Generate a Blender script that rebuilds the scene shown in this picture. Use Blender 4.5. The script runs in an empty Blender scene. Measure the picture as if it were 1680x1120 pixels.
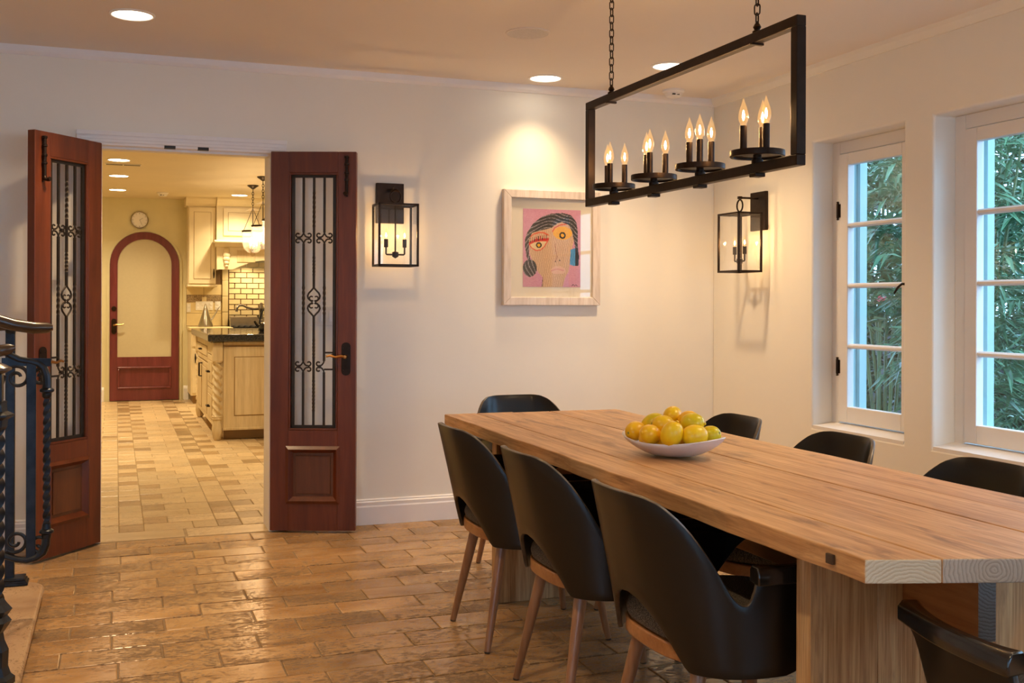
import bpy, bmesh, math, random
import numpy as np
from mathutils import Vector, Matrix
R = random.Random(7)
PI = math.pi
SC = bpy.context.scene
COL = SC.collection

# ------------------------------------------------------------------ camera, world, exposure
CAMH = 1.24
cam = bpy.data.cameras.new('camera')
cam.sensor_fit = 'HORIZONTAL'; cam.sensor_width = 36.0
cam.lens = 36.0 * 1759.6 / 1680
cam.shift_x = 0.0
cam.shift_y = (495.4 - 560) / 1680
cam.clip_start = 0.05
camo = bpy.data.objects.new('camera', cam); COL.objects.link(camo)
camo.location = (0, 0, CAMH)
camo.rotation_mode = 'XYZ'
camo.matrix_world = (Matrix.Translation((0, 0, CAMH)) @ Matrix.Rotation(-math.radians(20.2685), 4, 'Z')
                     @ Matrix.Rotation(PI / 2, 4, 'X') @ Matrix.Rotation(0.0035, 4, 'Z'))
SC.camera = camo

world = bpy.data.worlds.new('world'); SC.world = world
world.use_nodes = True
bgn = world.node_tree.nodes['Background']
bgn.inputs['Color'].default_value = (0.36, 0.66, 1.0, 1)
bgn.inputs['Strength'].default_value = 3.6

SC.view_settings.view_transform = 'Standard'
SC.view_settings.look = 'None'
SC.view_settings.gamma = 1.0
SC.view_settings.use_curve_mapping = False
SC.view_settings.exposure = 0.98
try:
    SC.cycles.use_denoising = True
    SC.cycles.max_bounces = 10
    SC.cycles.diffuse_bounces = 5
    SC.cycles.transparent_max_bounces = 24
    SC.cycles.caustics_reflective = False
    SC.cycles.caustics_refractive = False
    SC.cycles.sample_clamp_indirect = 6.0
except Exception:
    pass

WARM = (1.0, 0.62, 0.28)
WARM2 = (1.0, 0.69, 0.385)
KITC = (1.0, 0.77, 0.45)
P_DOWN = 66.0      # dining downlights, watts each
P_KIT = 82.0       # kitchen downlights
P_BULB = 1.2      # chandelier bulb
P_SCONCE = 1.6

# room dimensions (metres); the camera stands at x=0, y=0
D = 5.884          # back wall face
C = 2.514          # ceiling
W = 3.519          # right wall face
XL = -3.0          # left wall
YR = -2.4          # rear wall
KY = 14.10         # kitchen back wall
KX0, KX1 = -1.4, 3.2
WT = 0.20          # back wall thickness
DX0, DX1, DZ = -0.082, 0.790, 2.050   # doorway

# ------------------------------------------------------------------ helpers
WP = {}
def link(o, parent=None):
    COL.objects.link(o)
    if parent is not None:
        o.parent = parent
    return o

def tag(o, label=None, cat=None, group=None, kind=None):
    if label: o['label'] = label
    if cat: o['category'] = cat
    if group: o['group'] = group
    if kind: o['kind'] = kind
    return o

def thing(name, loc, label=None, cat=None, group=None, kind=None):
    o = bpy.data.objects.new(name, None)
    o.empty_display_size = 0.1
    COL.objects.link(o)
    o.location = loc
    WP[o] = Vector(loc)
    return tag(o, label, cat, group, kind)

class MB:
    def __init__(s):
        s.v = []; s.f = []
    def add(s, vs, fs):
        b = len(s.v)
        s.v += [tuple(map(float, q)) for q in vs]
        s.f += [tuple(b + i for i in f) for f in fs]
        return s
    def box(s, x0, x1, y0, y1, z0, z1):
        vs = [(x0,y0,z0),(x1,y0,z0),(x1,y1,z0),(x0,y1,z0),(x0,y0,z1),(x1,y0,z1),(x1,y1,z1),(x0,y1,z1)]
        return s.add(vs, [(0,3,2,1),(4,5,6,7),(0,1,5,4),(1,2,6,5),(2,3,7,6),(3,0,4,7)])
    def tube(s, pts, r, n=8, closed=False, caps=True, twist=0.0):
        """r: float, list; swept circle along pts"""
        pts = [Vector(p) for p in pts]
        m = len(pts)
        rs = r if isinstance(r, (list, tuple)) else [r] * m
        tang = []
        for i in range(m):
            a = pts[(i - 1) % m] if (closed or i > 0) else pts[0]
            b = pts[(i + 1) % m] if (closed or i < m - 1) else pts[-1]
            t = b - a
            tang.append(t.normalized() if t.length > 1e-9 else Vector((0, 0, 1)))
        t0 = tang[0]
        up = Vector((0, 0, 1)) if abs(t0.z) < 0.9 else Vector((1, 0, 0))
        nrm = (up - t0 * up.dot(t0)).normalized()
        vs = []
        for i in range(m):
            t = tang[i]
            nrm = (nrm - t * nrm.dot(t))
            nrm = nrm.normalized() if nrm.length > 1e-6 else t.orthogonal().normalized()
            bn = t.cross(nrm)
            for k in range(n):
                a = 2 * PI * k / n + twist * i
                vs.append(pts[i] + (nrm * math.cos(a) + bn * math.sin(a)) * rs[i])
        fs = []
        for i in range(m if closed else m - 1):
            j = (i + 1) % m
            for k in range(n):
                l = (k + 1) % n
                fs.append((i * n + k, i * n + l, j * n + l, j * n + k))
        if caps and not closed:
            fs.append(tuple(reversed(range(n))))
            fs.append(tuple((m - 1) * n + k for k in range(n)))
        return s.add(vs, fs)
    def bar(s, p0, p1, w, h=None):
        """rectangular bar; vertical bars: w in x, h in y"""
        p0 = Vector(p0); p1 = Vector(p1); h = w if h is None else h
        t = (p1 - p0).normalized()
        up = Vector((0, 0, 1)) if abs(t.z) < 0.95 else Vector((0, 1, 0))
        a = t.cross(up).normalized(); b = a.cross(t).normalized()
        vs = []
        for q in (p0, p1):
            for sa, sb in ((-1,-1),(1,-1),(1,1),(-1,1)):
                vs.append(q + a * sa * w / 2 + b * sb * h / 2)
        return s.add(vs, [(0,3,2,1),(4,5,6,7),(0,1,5,4),(1,2,6,5),(2,3,7,6),(3,0,4,7)])
    def twistbar(s, p0, p1, w, turns, seg=None):
        p0 = Vector(p0); p1 = Vector(p1)
        seg = seg or max(8, int(turns * 16))
        pts = [p0.lerp(p1, i / seg) for i in range(seg + 1)]
        return s.tube(pts, w * 0.7071, 4, twist=2 * PI * turns / seg)
    def lathe(s, prof, c=(0, 0, 0), n=20, axis='z', ring=False):
        c = Vector(c); vs = []; fs = []
        m = len(prof)
        for (r, z) in prof:
            for k in range(n):
                a = 2 * PI * k / n
                x, y = r * math.cos(a), r * math.sin(a)
                q = (x, y, z) if axis == 'z' else ((x, z, y) if axis == 'y' else (z, x, y))
                vs.append(c + Vector(q))
        for i in range(m if ring else m - 1):
            j = (i + 1) % m
            for k in range(n):
                l = (k + 1) % n
                fs.append((i*n+k, i*n+l, j*n+l, j*n+k))
        if not ring:
            fs.append(tuple(reversed(range(n))))
            fs.append(tuple((m-1)*n+k for k in range(n)))
        return s.add(vs, fs)
    def prism(s, poly, z0, z1, fn=None):
        n = len(poly); fn = fn or (lambda a, b, c: (a, b, c))
        vs = [fn(a, b, z0) for a, b in poly] + [fn(a, b, z1) for a, b in poly]
        fs = [tuple(reversed(range(n))), tuple(range(n, 2*n))]
        fs += [(i, (i+1) % n, n + (i+1) % n, n + i) for i in range(n)]
        return s.add(vs, fs)
    def xf(s, fn):
        s.v = [tuple(fn(Vector(q))) for q in s.v]; return s
    def mesh(s, name):
        me = bpy.data.meshes.new(name)
        me.from_pydata(s.v, [], s.f); me.update()
        bm = bmesh.new(); bm.from_mesh(me)
        bmesh.ops.recalc_face_normals(bm, faces=bm.faces)
        bm.to_mesh(me); bm.free()
        return me
    def obj(s, name, mat, parent=None, bevel=0.0, smooth=False, seg=2, kind=None, label=None, cat=None, group=None, auto=35):
        base = Vector((0, 0, 0))
        if parent is None and s.v:
            a = np.array(s.v); lo = a.min(0); hi = a.max(0)
            base = Vector(((lo[0]+hi[0])/2, (lo[1]+hi[1])/2, lo[2]))
            s.v = [tuple(Vector(q) - base) for q in s.v]
        me = s.mesh(name)
        me.materials.append(mat)
        if smooth:
            me.polygons.foreach_set('use_smooth', [True] * len(me.polygons))
            try: me.set_sharp_from_angle(angle=math.radians(auto))
            except Exception: pass
        o = bpy.data.objects.new(name, me)
        link(o, parent)
        if parent is None:
            o.location = base; WP[o] = base
        else:
            o.location = -WP[parent]; WP[o] = Vector((0, 0, 0))
        if bevel:
            md = o.modifiers.new('bevel', 'BEVEL'); md.width = bevel; md.segments = seg
            md.limit_method = 'ANGLE'; md.angle_limit = math.radians(40)
        return tag(o, label, cat, group, kind)

def kids(o): return [c for c in bpy.data.objects if c.parent is o]
def copy_tree(o, parent=None):
    c = o.copy(); COL.objects.link(c); c.parent = parent
    for ch in list(o.children): copy_tree(ch, c)
    return c

def lamp_light(name, kind, loc, energy, color, parent=None, **kw):
    l = bpy.data.lights.new(name, kind); l.energy = energy; l.color = color
    for k, v in kw.items(): setattr(l, k, v)
    o = bpy.data.objects.new(name, l); COL.objects.link(o)
    if parent is not None:
        o.parent = parent; o.location = Vector(loc) - WP[parent]
    else: o.location = loc
    return o

# ------------------------------------------------------------------ materials
MATS = {}
def newmat(name):
    m = bpy.data.materials.new(name); m.use_nodes = True
    nt = m.node_tree; b = nt.nodes['Principled BSDF']
    MATS[name] = m
    return m, nt, b
def N(nt, t, **kw):
    n = nt.nodes.new(t)
    for k, v in kw.items(): setattr(n, k, v)
    return n
def ramp(nt, stops):
    r = N(nt, 'ShaderNodeValToRGB')
    e = r.color_ramp.elements
    while len(e) < len(stops): e.new(0.5)
    for i, (p, c) in enumerate(stops):
        e[i].position = p; e[i].color = (*c, 1) if len(c) == 3 else c
    return r
def coords(nt, scale=(1,1,1), rnd=False):
    tc = N(nt, 'ShaderNodeTexCoord'); mp = N(nt, 'ShaderNodeMapping')
    mp.inputs['Scale'].default_value = scale
    nt.links.new(tc.outputs['Object'], mp.inputs['Vector'])
    if rnd:
        oi = N(nt, 'ShaderNodeObjectInfo'); mu = N(nt, 'ShaderNodeMath', operation='MULTIPLY')
        mu.inputs[1].default_value = 37.0
        nt.links.new(oi.outputs['Random'], mu.inputs[0])
        cb = N(nt, 'ShaderNodeCombineXYZ')
        for i in range(3): nt.links.new(mu.outputs[0], cb.inputs[i])
        nt.links.new(cb.outputs[0], mp.inputs['Location'])
    return mp.outputs['Vector']
def noise(nt, vec, scale, detail=4, rough=0.55, dist=0.0):
    n = N(nt, 'ShaderNodeTexNoise')
    n.inputs['Scale'].default_value = scale; n.inputs['Detail'].default_value = detail
    n.inputs['Roughness'].default_value = rough; n.inputs['Distortion'].default_value = dist
    nt.links.new(vec, n.inputs['Vector'])
    return n.outputs['Fac']
def mixc(nt, fac, a, b, blend='MIX'):
    m = N(nt, 'ShaderNodeMix', data_type='RGBA', blend_type=blend)
    for inp, v in ((0, fac), (6, a), (7, b)):
        if hasattr(v, 'links') or isinstance(v, bpy.types.NodeSocket): nt.links.new(v, m.inputs[inp])
        elif isinstance(v, (tuple, list)): m.inputs[inp].default_value = (*v, 1) if len(v) == 3 else v
        else: m.inputs[inp].default_value = v
    return m.outputs[2]
def bump(nt, b, h, strength=0.2, dist=0.002):
    n = N(nt, 'ShaderNodeBump')
    n.inputs['Strength'].default_value = strength; n.inputs['Distance'].default_value = dist
    nt.links.new(h, n.inputs['Height']); nt.links.new(n.outputs[0], b.inputs['Normal'])

def plain(name, col, rough=0.5, metal=0.0, var=0.06, scale=6.0, bmp=0.0, coat=0.0, spec=0.5):
    m, nt, b = newmat(name)
    v = coords(nt)
    f = noise(nt, v, scale, 4)
    lo = tuple(c * (1 - var) for c in col); hi = tuple(min(1, c * (1 + var)) for c in col)
    r = ramp(nt, [(0.3, lo), (0.7, hi)])
    nt.links.new(f, r.inputs[0]); nt.links.new(r.outputs[0], b.inputs['Base Color'])
    b.inputs['Roughness'].default_value = rough; b.inputs['Metallic'].default_value = metal
    b.inputs['Specular IOR Level'].default_value = spec
    if coat:
        b.inputs['Coat Weight'].default_value = coat; b.inputs['Coat Roughness'].default_value = 0.12
    if bmp:
        bump(nt, b, noise(nt, v, scale * 6, 5), bmp, 0.003)
    return m

def wood(name, cols, axis='x', rough=0.45, fine=1.0, rnd=True, coat=0.0, bmp=0.15, dark=None, var=0.25, dthr=.60, grain=0.5, dstr=.55):
    m, nt, b = newmat(name)
    lng, wid = 1.2 * min(fine, 1.0), 14.0 * fine
    sc = {'x': (lng, wid, wid), 'y': (wid, lng, wid), 'z': (wid, wid, lng)}[axis]
    v = coords(nt, sc, rnd)
    f = noise(nt, v, 1.0, 6, 0.62, 0.6)
    r = ramp(nt, [(0.25, cols[0]), (0.5, cols[1]), (0.75, cols[2])])
    nt.links.new(f, r.inputs[0])
    out = r.outputs[0]
    v2 = coords(nt, tuple(q * 5 for q in sc), rnd)
    f2 = noise(nt, v2, 1.0, 4, 0.6)
    r2 = ramp(nt, [(0.35, (0.66, 0.60, 0.53)), (0.6, (1, 1, 1))])
    nt.links.new(f2, r2.inputs[0])
    out = mixc(nt, grain, out, r2.outputs[0], 'MULTIPLY')
    if dark:
        s3 = {'x': (3.0, 16, 16), 'y': (16, 3.0, 16), 'z': (16, 16, 3.0)}[axis]
        v3 = coords(nt, s3, rnd)
        f3 = noise(nt, v3, 1.0, 5, 0.65, 0.4)
        r3 = ramp(nt, [(dthr, (0, 0, 0)), (dthr + .13, (1, 1, 1))])
        nt.links.new(f3, r3.inputs[0])
        mu = N(nt, 'ShaderNodeMath', operation='MULTIPLY'); mu.inputs[1].default_value = dstr
        nt.links.new(r3.outputs[0], mu.inputs[0])
        out = mixc(nt, mu.outputs[0], out, dark)
    if rnd and var:
        oi = N(nt, 'ShaderNodeObjectInfo')
        mr = N(nt, 'ShaderNodeMapRange')
        mr.inputs['To Min'].default_value = 1 - var; mr.inputs['To Max'].default_value = 1 + var * 0.5
        nt.links.new(oi.outputs['Random'], mr.inputs['Value'])
        hs = N(nt, 'ShaderNodeHueSaturation')
        nt.links.new(out, hs.inputs['Color']); nt.links.new(mr.outputs[0], hs.inputs['Value'])
        out = hs.outputs[0]
    nt.links.new(out, b.inputs['Base Color'])
    b.inputs['Roughness'].default_value = rough
    if coat: b.inputs['Coat Weight'].default_value = coat; b.inputs['Coat Roughness'].default_value = 0.15
    if bmp: bump(nt, b, f2, bmp, 0.002)
    return m

def stone(name, cols, rough=0.3, var=0.2, pits=(0.12, 0.08, 0.045), pit_amt=0.7, sc=(3.0, 9.0, 9.0), thr=.775):
    m, nt, b = newmat(name)
    v = coords(nt, sc, True)
    f = noise(nt, v, 1.2, 6, 0.6, 0.3)
    r = ramp(nt, [(0.28, cols[0]), (0.5, cols[1]), (0.72, cols[2])])
    nt.links.new(f, r.inputs[0])
    oi = N(nt, 'ShaderNodeObjectInfo')
    mr = N(nt, 'ShaderNodeMapRange'); mr.inputs['To Min'].default_value = 1 - var; mr.inputs['To Max'].default_value = 1 + var * 0.6
    nt.links.new(oi.outputs['Random'], mr.inputs['Value'])
    hs = N(nt, 'ShaderNodeHueSaturation')
    nt.links.new(r.outputs[0], hs.inputs['Color']); nt.links.new(mr.outputs[0], hs.inputs['Value'])
    out = hs.outputs[0]
    # travertine pits: patchy clusters, elongated along the brick
    v2 = coords(nt, (sc[0] * 8, sc[1] * 6, 30), True)
    g = noise(nt, v2, 1.6, 6, 0.7, 0.8)
    v3 = coords(nt, (1.6, 3.2, 3), True)
    h = noise(nt, v3, 1.0, 2, 0.5)
    ad = N(nt, 'ShaderNodeMath', operation='MULTIPLY_ADD'); ad.inputs[1].default_value = 0.42
    nt.links.new(h, ad.inputs[0]); nt.links.new(g, ad.inputs[2])
    r2 = ramp(nt, [(thr, (0, 0, 0)), (thr + .035, (1, 1, 1))])
    nt.links.new(ad.outputs[0], r2.inputs[0])
    mu = N(nt, 'ShaderNodeMath', operation='MULTIPLY'); mu.inputs[1].default_value = pit_amt
    nt.links.new(r2.outputs[0], mu.inputs[0])
    out = mixc(nt, mu.outputs[0], out, pits)
    nt.links.new(out, b.inputs['Base Color'])
    rr = N(nt, 'ShaderNodeMapRange'); rr.inputs['To Min'].default_value = rough; rr.inputs['To Max'].default_value = 0.75
    nt.links.new(mu.outputs[0], rr.inputs['Value']); nt.links.new(rr.outputs[0], b.inputs['Roughness'])
    inv = N(nt, 'ShaderNodeMath', operation='SUBTRACT'); inv.inputs[0].default_value = 1.0
    nt.links.new(mu.outputs[0], inv.inputs[1])
    ad2 = N(nt, 'ShaderNodeMath', operation='MULTIPLY_ADD'); ad2.inputs[1].default_value = 0.5
    nt.links.new(f, ad2.inputs[0]); nt.links.new(inv.outputs[0], ad2.inputs[2])
    bump(nt, b, ad2.outputs[0], 0.2, 0.002)
    return m

def glass(name, tint=(1, 1, 1), ior=1.45, rough=0.0, glow=None, etched=0.0):
    m = bpy.data.materials.new(name); m.use_nodes = True
    nt = m.node_tree; nt.nodes.clear()
    o = N(nt, 'ShaderNodeOutputMaterial'); t = N(nt, 'ShaderNodeBsdfTransparent'); g = N(nt, 'ShaderNodeBsdfGlossy')
    t.inputs[0].default_value = (*tint, 1); g.inputs['Roughness'].default_value = rough
    f = N(nt, 'ShaderNodeFresnel'); f.inputs['IOR'].default_value = ior
    ge = N(nt, 'ShaderNodeNewGeometry'); s = N(nt, 'ShaderNodeMath', operation='SUBTRACT'); s.inputs[0].default_value = 1.0
    nt.links.new(ge.outputs['Backfacing'], s.inputs[1])
    mu = N(nt, 'ShaderNodeMath', operation='MULTIPLY')
    nt.links.new(f.outputs[0], mu.inputs[0]); nt.links.new(s.outputs[0], mu.inputs[1])
    mx = N(nt, 'ShaderNodeMixShader')
    nt.links.new(mu.outputs[0], mx.inputs[0]); nt.links.new(t.outputs[0], mx.inputs[1]); nt.links.new(g.outputs[0], mx.inputs[2])
    if etched:   # cut glass scatters part of the light that passes
        tl = N(nt, 'ShaderNodeBsdfTranslucent'); tl.inputs[0].default_value = (1, .97, .92, 1)
        m2 = N(nt, 'ShaderNodeMixShader'); m2.inputs[0].default_value = etched
        nt.links.new(mx.outputs[0], m2.inputs[1]); nt.links.new(tl.outputs[0], m2.inputs[2])
        mx = m2
    if glow:   # a lit bulb: its glass glows faintly
        e = N(nt, 'ShaderNodeEmission'); e.inputs[0].default_value = (*glow[0], 1); e.inputs[1].default_value = glow[1]
        ad = N(nt, 'ShaderNodeAddShader')
        nt.links.new(mx.outputs[0], ad.inputs[0]); nt.links.new(e.outputs[0], ad.inputs[1]); nt.links.new(ad.outputs[0], o.inputs[0])
    else:
        nt.links.new(mx.outputs[0], o.inputs[0])
    return m

def emit(name, col, strength):
    m = bpy.data.materials.new(name); m.use_nodes = True
    nt = m.node_tree; nt.nodes.clear()
    o = N(nt, 'ShaderNodeOutputMaterial'); e = N(nt, 'ShaderNodeEmission')
    e.inputs[0].default_value = (*col, 1); e.inputs[1].default_value = strength
    nt.links.new(e.outputs[0], o.inputs[0])
    return m

M_WALL = plain('plaster_wall', (0.82, 0.795, 0.725), 0.75, var=0.02, scale=1.5, bmp=0.12)
M_CEIL = plain('ceiling_paint', (0.79, 0.73, 0.67), 0.8, var=0.015, scale=1.5, bmp=0.05)
M_TRIM = plain('white_trim_paint', (0.82, 0.81, 0.82), 0.4, var=0.02)
M_KWALL = plain('kitchen_cream_wall', (0.72, 0.67, 0.44), 0.8, var=0.03)
M_KCEIL = plain('kitchen_ceiling_paint', (0.75, 0.66, 0.48), 0.8, var=0.03, scale=2, bmp=0.06)
M_GROUT = plain('floor_grout', (0.27, 0.19, 0.11), 0.8, var=0.2, scale=20)
M_KGROUT = plain('kitchen_grout', (0.36, 0.26, 0.14), 0.8, var=0.2, scale=20)
M_BRICK = stone('travertine_brick', [(0.38, 0.205, 0.08), (0.52, 0.315, 0.142), (0.61, 0.40, 0.20)], 0.24, 0.22, pits=(0.14, 0.085, 0.04), pit_amt=0.8, thr=.725)
M_KLIGHT = stone('travertine_pale', [(0.50, 0.35, 0.18), (0.60, 0.44, 0.25), (0.66, 0.50, 0.30)], 0.3, 0.14, pit_amt=0.35)
M_KDARK = stone('travertine_brown', [(0.30, 0.18, 0.08), (0.38, 0.245, 0.115), (0.44, 0.295, 0.145)], 0.3, 0.25, pit_amt=0.35)
M_SLAB = stone('limestone_slab', [(0.36, 0.22, 0.12), (0.47, 0.31, 0.175), (0.55, 0.385, 0.23)], 0.45, 0.1, pit_amt=0.5, sc=(5, 4, 5))
M_MAHOG = wood('mahogany', [(0.085, 0.016, 0.004), (0.14, 0.029, 0.007), (0.20, 0.045, 0.012)], 'z', 0.42, 1.0, True, coat=0.06, bmp=0.05, var=0.12)
M_MAHOGP = wood('mahogany_panel', [(0.085, 0.026, 0.009), (0.13, 0.042, 0.014), (0.175, 0.06, 0.02)], 'z', 0.38, 1.0, True, coat=0.1, bmp=0.05, var=0.1)
M_CHERRY = wood('cherry_red_door', [(0.115, 0.020, 0.022), (0.155, 0.028, 0.032), (0.20, 0.040, 0.045)], 'z', 0.3, 1.0, True, coat=0.25, bmp=0.04, var=0.08)
M_PINE = wood('reclaimed_pine_top', [(0.38, 0.18, 0.062), (0.58, 0.325, 0.14), (0.74, 0.48, 0.245)], 'y', 0.45, 2.0, True, bmp=0.35, dark=(0.17, 0.08, 0.035), var=0.10, dthr=.55, grain=.75, dstr=.7)
M_PINELEG = wood('reclaimed_pine_leg', [(0.36, 0.17, 0.06), (0.58, 0.35, 0.155), (0.74, 0.52, 0.28)], 'z', 0.5, 2.6, True, bmp=0.3, dark=(0.16, 0.07, 0.03), var=0.14, dthr=.56, grain=.9, dstr=.6)
M_BEAM = wood('reclaimed_pine_beam', [(0.22, 0.085, 0.025), (0.34, 0.145, 0.045), (0.42, 0.20, 0.07)], 'y', 0.45, 1.0, True, bmp=0.2, dark=(0.10, 0.04, 0.02), var=0.1)
M_CHLEG = wood('walnut_leg', [(0.22, 0.10, 0.045), (0.31, 0.155, 0.075), (0.38, 0.20, 0.10)], 'z', 0.35, 1.4, True, coat=0.2, bmp=0.03, var=0.12)
M_SEATFR = wood('seat_ring_wood', [(0.26, 0.10, 0.03), (0.34, 0.145, 0.048), (0.42, 0.19, 0.07)], 'x', 0.35, 1.2, True, coat=0.2, bmp=0.03, var=0.08)
M_BLACK = plain('black_lacquered_plywood', (0.0065, 0.005, 0.004), 0.32, var=0.15, scale=14, coat=0.05, spec=0.4)
M_EDGE = plain('pale_plywood_edge', (0.075, 0.058, 0.042), 0.35, var=0.5, scale=30)  # paler brown for the shell rims than for the faces
M_ARM = plain('black_gloss_arm', (0.014, 0.012, 0.011), 0.18, var=0.1, coat=0.5)
M_GLIDE = plain('dark_glide', (0.03, 0.028, 0.026), 0.5)
M_IRON = plain('dark_bronze_iron', (0.035, 0.022, 0.016), 0.42, 0.85, var=0.25, scale=18, bmp=0.08)
M_RAIL = plain('blue_black_iron', (0.030, 0.036, 0.046), 0.38, 0.8, var=0.3, scale=25, bmp=0.1)
M_GRILL = plain('grey_wrought_iron', (0.045, 0.036, 0.030), 0.5, 0.7, var=0.2, scale=20)
M_HANDR = wood('bronze_handrail', [(0.03, 0.017, 0.010), (0.06, 0.034, 0.018), (0.11, 0.062, 0.032)], 'x', 0.3, 1.2, False, coat=0.3, bmp=0.05)
M_BRASS = plain('antique_brass', (0.46, 0.24, 0.085), 0.28, 1.0, var=0.15, scale=20)
M_STEEL = plain('brushed_steel', (0.55, 0.53, 0.50), 0.22, 1.0, var=0.08, scale=20)
M_PEWTER = plain('pewter_faucet', (0.30, 0.27, 0.22), 0.3, 1.0, var=0.15)
M_CREAM = plain('cream_cabinet_paint', (0.76, 0.66, 0.44), 0.45, var=0.05, scale=4)
M_ANTQ = wood('glazed_antique_cream', [(0.60, 0.46, 0.25), (0.67, 0.54, 0.32), (0.72, 0.60, 0.39)], 'z', 0.45, 0.5, False, bmp=0.03)
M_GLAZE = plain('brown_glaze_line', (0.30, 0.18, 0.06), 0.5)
M_GRANITE = plain('black_granite', (0.02, 0.021, 0.025), 0.09, var=0.8, scale=90, coat=0.3)
M_SPLASH = plain('cream_tile', (0.66, 0.54, 0.30), 0.22, var=0.08, scale=7)
M_SPLGR = plain('brown_tile_grout', (0.16, 0.09, 0.035), 0.8)
M_MOSAIC = plain('mosaic_stone', (0.27, 0.19, 0.10), 0.5, var=0.6, scale=70)
M_WHITE = plain('white_plastic', (0.82, 0.80, 0.78), 0.4, var=0.02)
M_PLATE = plain('switch_plate_ivory', (0.74, 0.72, 0.68), 0.4, var=0.02)
M_BOWL = plain('white_marble_bowl', (0.74, 0.72, 0.73), 0.35, var=0.08, scale=9)
M_FRAME = wood('whitewashed_frame', [(0.64, 0.54, 0.47), (0.73, 0.64, 0.57), (0.78, 0.71, 0.65)], 'z', 0.6, 1.0, True, bmp=0.1, var=0.05)
M_MAT = plain('cream_mat_board', (0.76, 0.69, 0.55), 0.9, var=0.01)
M_WFRAME = plain('window_white_paint', (0.78, 0.76, 0.74), 0.4, var=0.02)
M_SAGE = plain('exterior_sage', (0.36, 0.52, 0.53), 0.5, var=0.03)  # blue-green tone for the outer jambs and screen stiles
M_BLACKP = plain('black_plastic', (0.01, 0.01, 0.01), 0.5)
M_KETTLE = plain('black_enamel', (0.01, 0.011, 0.013), 0.12, coat=0.5)
M_GLASS = glass('clear_pane', ior=1.75)
M_BULB = glass('bulb_glass', (1.0, 0.93, 0.80), 1.35, glow=((1.0, 0.55, 0.2), .12))
M_JAR = glass('lantern_glass', (1.0, 0.97, 0.92), 1.35, etched=.06)
M_FIL = emit('glowing_filament', (1.0, 0.62, 0.26), 60)
M_FLAME = emit('glowing_candle_bulb', (1.0, 0.66, 0.30), 30)
M_LENS = emit('downlight_lens', (1.0, 0.86, 0.66), 5)
M_KLENS = emit('kitchen_downlight_lens', (1.0, 0.84, 0.60), 10)

# frosted kitchen door glass: plain cream panel
M_FROST = plain('frosted_cream_glass', (0.52, 0.46, 0.31), 0.35, var=0.02, scale=30, bmp=0.05)

# seat fabric: dark woven tweed
def fabric():
    m, nt, b = newmat('dark_tweed')
    v = coords(nt)
    f = noise(nt, v, 420, 2, 0.6)
    r = ramp(nt, [(0.45, (0.022, 0.019, 0.016)), (0.62, (0.20, 0.165, 0.12))])
    nt.links.new(f, r.inputs[0]); nt.links.new(r.outputs[0], b.inputs['Base Color'])
    b.inputs['Roughness'].default_value = 0.95
    bump(nt, b, f, 0.4, 0.001)
    return m
M_FABRIC = fabric()

# end grain: rings
def endgrain(name, c0, c1, cx, cz):
    m, nt, b = newmat(name)
    tc = N(nt, 'ShaderNodeTexCoord'); mp = N(nt, 'ShaderNodeMapping')
    mp.inputs['Location'].default_value = (-cx, 0, -cz)
    nt.links.new(tc.outputs['Object'], mp.inputs['Vector']); v = mp.outputs['Vector']
    w = N(nt, 'ShaderNodeTexWave', wave_type='RINGS', rings_direction='Y')
    w.inputs['Scale'].default_value = 42; w.inputs['Distortion'].default_value = 5.0; w.inputs['Detail'].default_value = 3
    w.inputs['Detail Scale'].default_value = 1.2
    nt.links.new(v, w.inputs['Vector'])
    r = ramp(nt, [(0.05, c0), (0.45, c1)])
    nt.links.new(w.outputs['Fac'], r.inputs[0]); nt.links.new(r.outputs[0], b.inputs['Base Color'])
    b.inputs['Roughness'].default_value = 0.7
    bump(nt, b, w.outputs['Fac'], 0.3, 0.002)
    return m
M_ENDS = [endgrain('end_grain_%s' % n_, c0, c1, x_, z_) for n_, c0, c1, x_, z_ in (
    ('pale', (0.55, 0.42, 0.27), (0.64, 0.53, 0.37), 1.43, .64), ('grey', (0.38, 0.31, 0.25), (0.50, 0.42, 0.34), 1.585, .728),
    ('tan', (0.44, 0.33, 0.21), (0.60, 0.49, 0.35), 1.74, .66), ('fawn', (0.44, 0.33, 0.21), (0.60, 0.49, 0.35), 1.92, .72), ('light', (0.48, 0.36, 0.22), (0.62, 0.5, 0.35), 2.08, .66))]
M_ENDG = endgrain('grey_end_grain', (0.27, 0.24, 0.21), (0.40, 0.37, 0.34), 1.775, .668)

# ------------------------------------------------------------------ room shell
def S(mb, name, mat, label=None, cat=None, bevel=0, parent=None, **kw):
    return mb.obj(name, mat, parent, bevel=bevel, kind='structure' if parent is None else None, label=label, cat=cat, **kw)

YK0 = D + WT
# back wall with doorway
mb = MB().box(XL, DX0, D, YK0, 0, C).box(DX1, W + 0.3, D, YK0, 0, C).box(DX0, DX1, D, YK0, DZ, C)
S(mb, 'wall_back', M_WALL, 'cream plaster back wall with the double doorway', 'wall')
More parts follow.
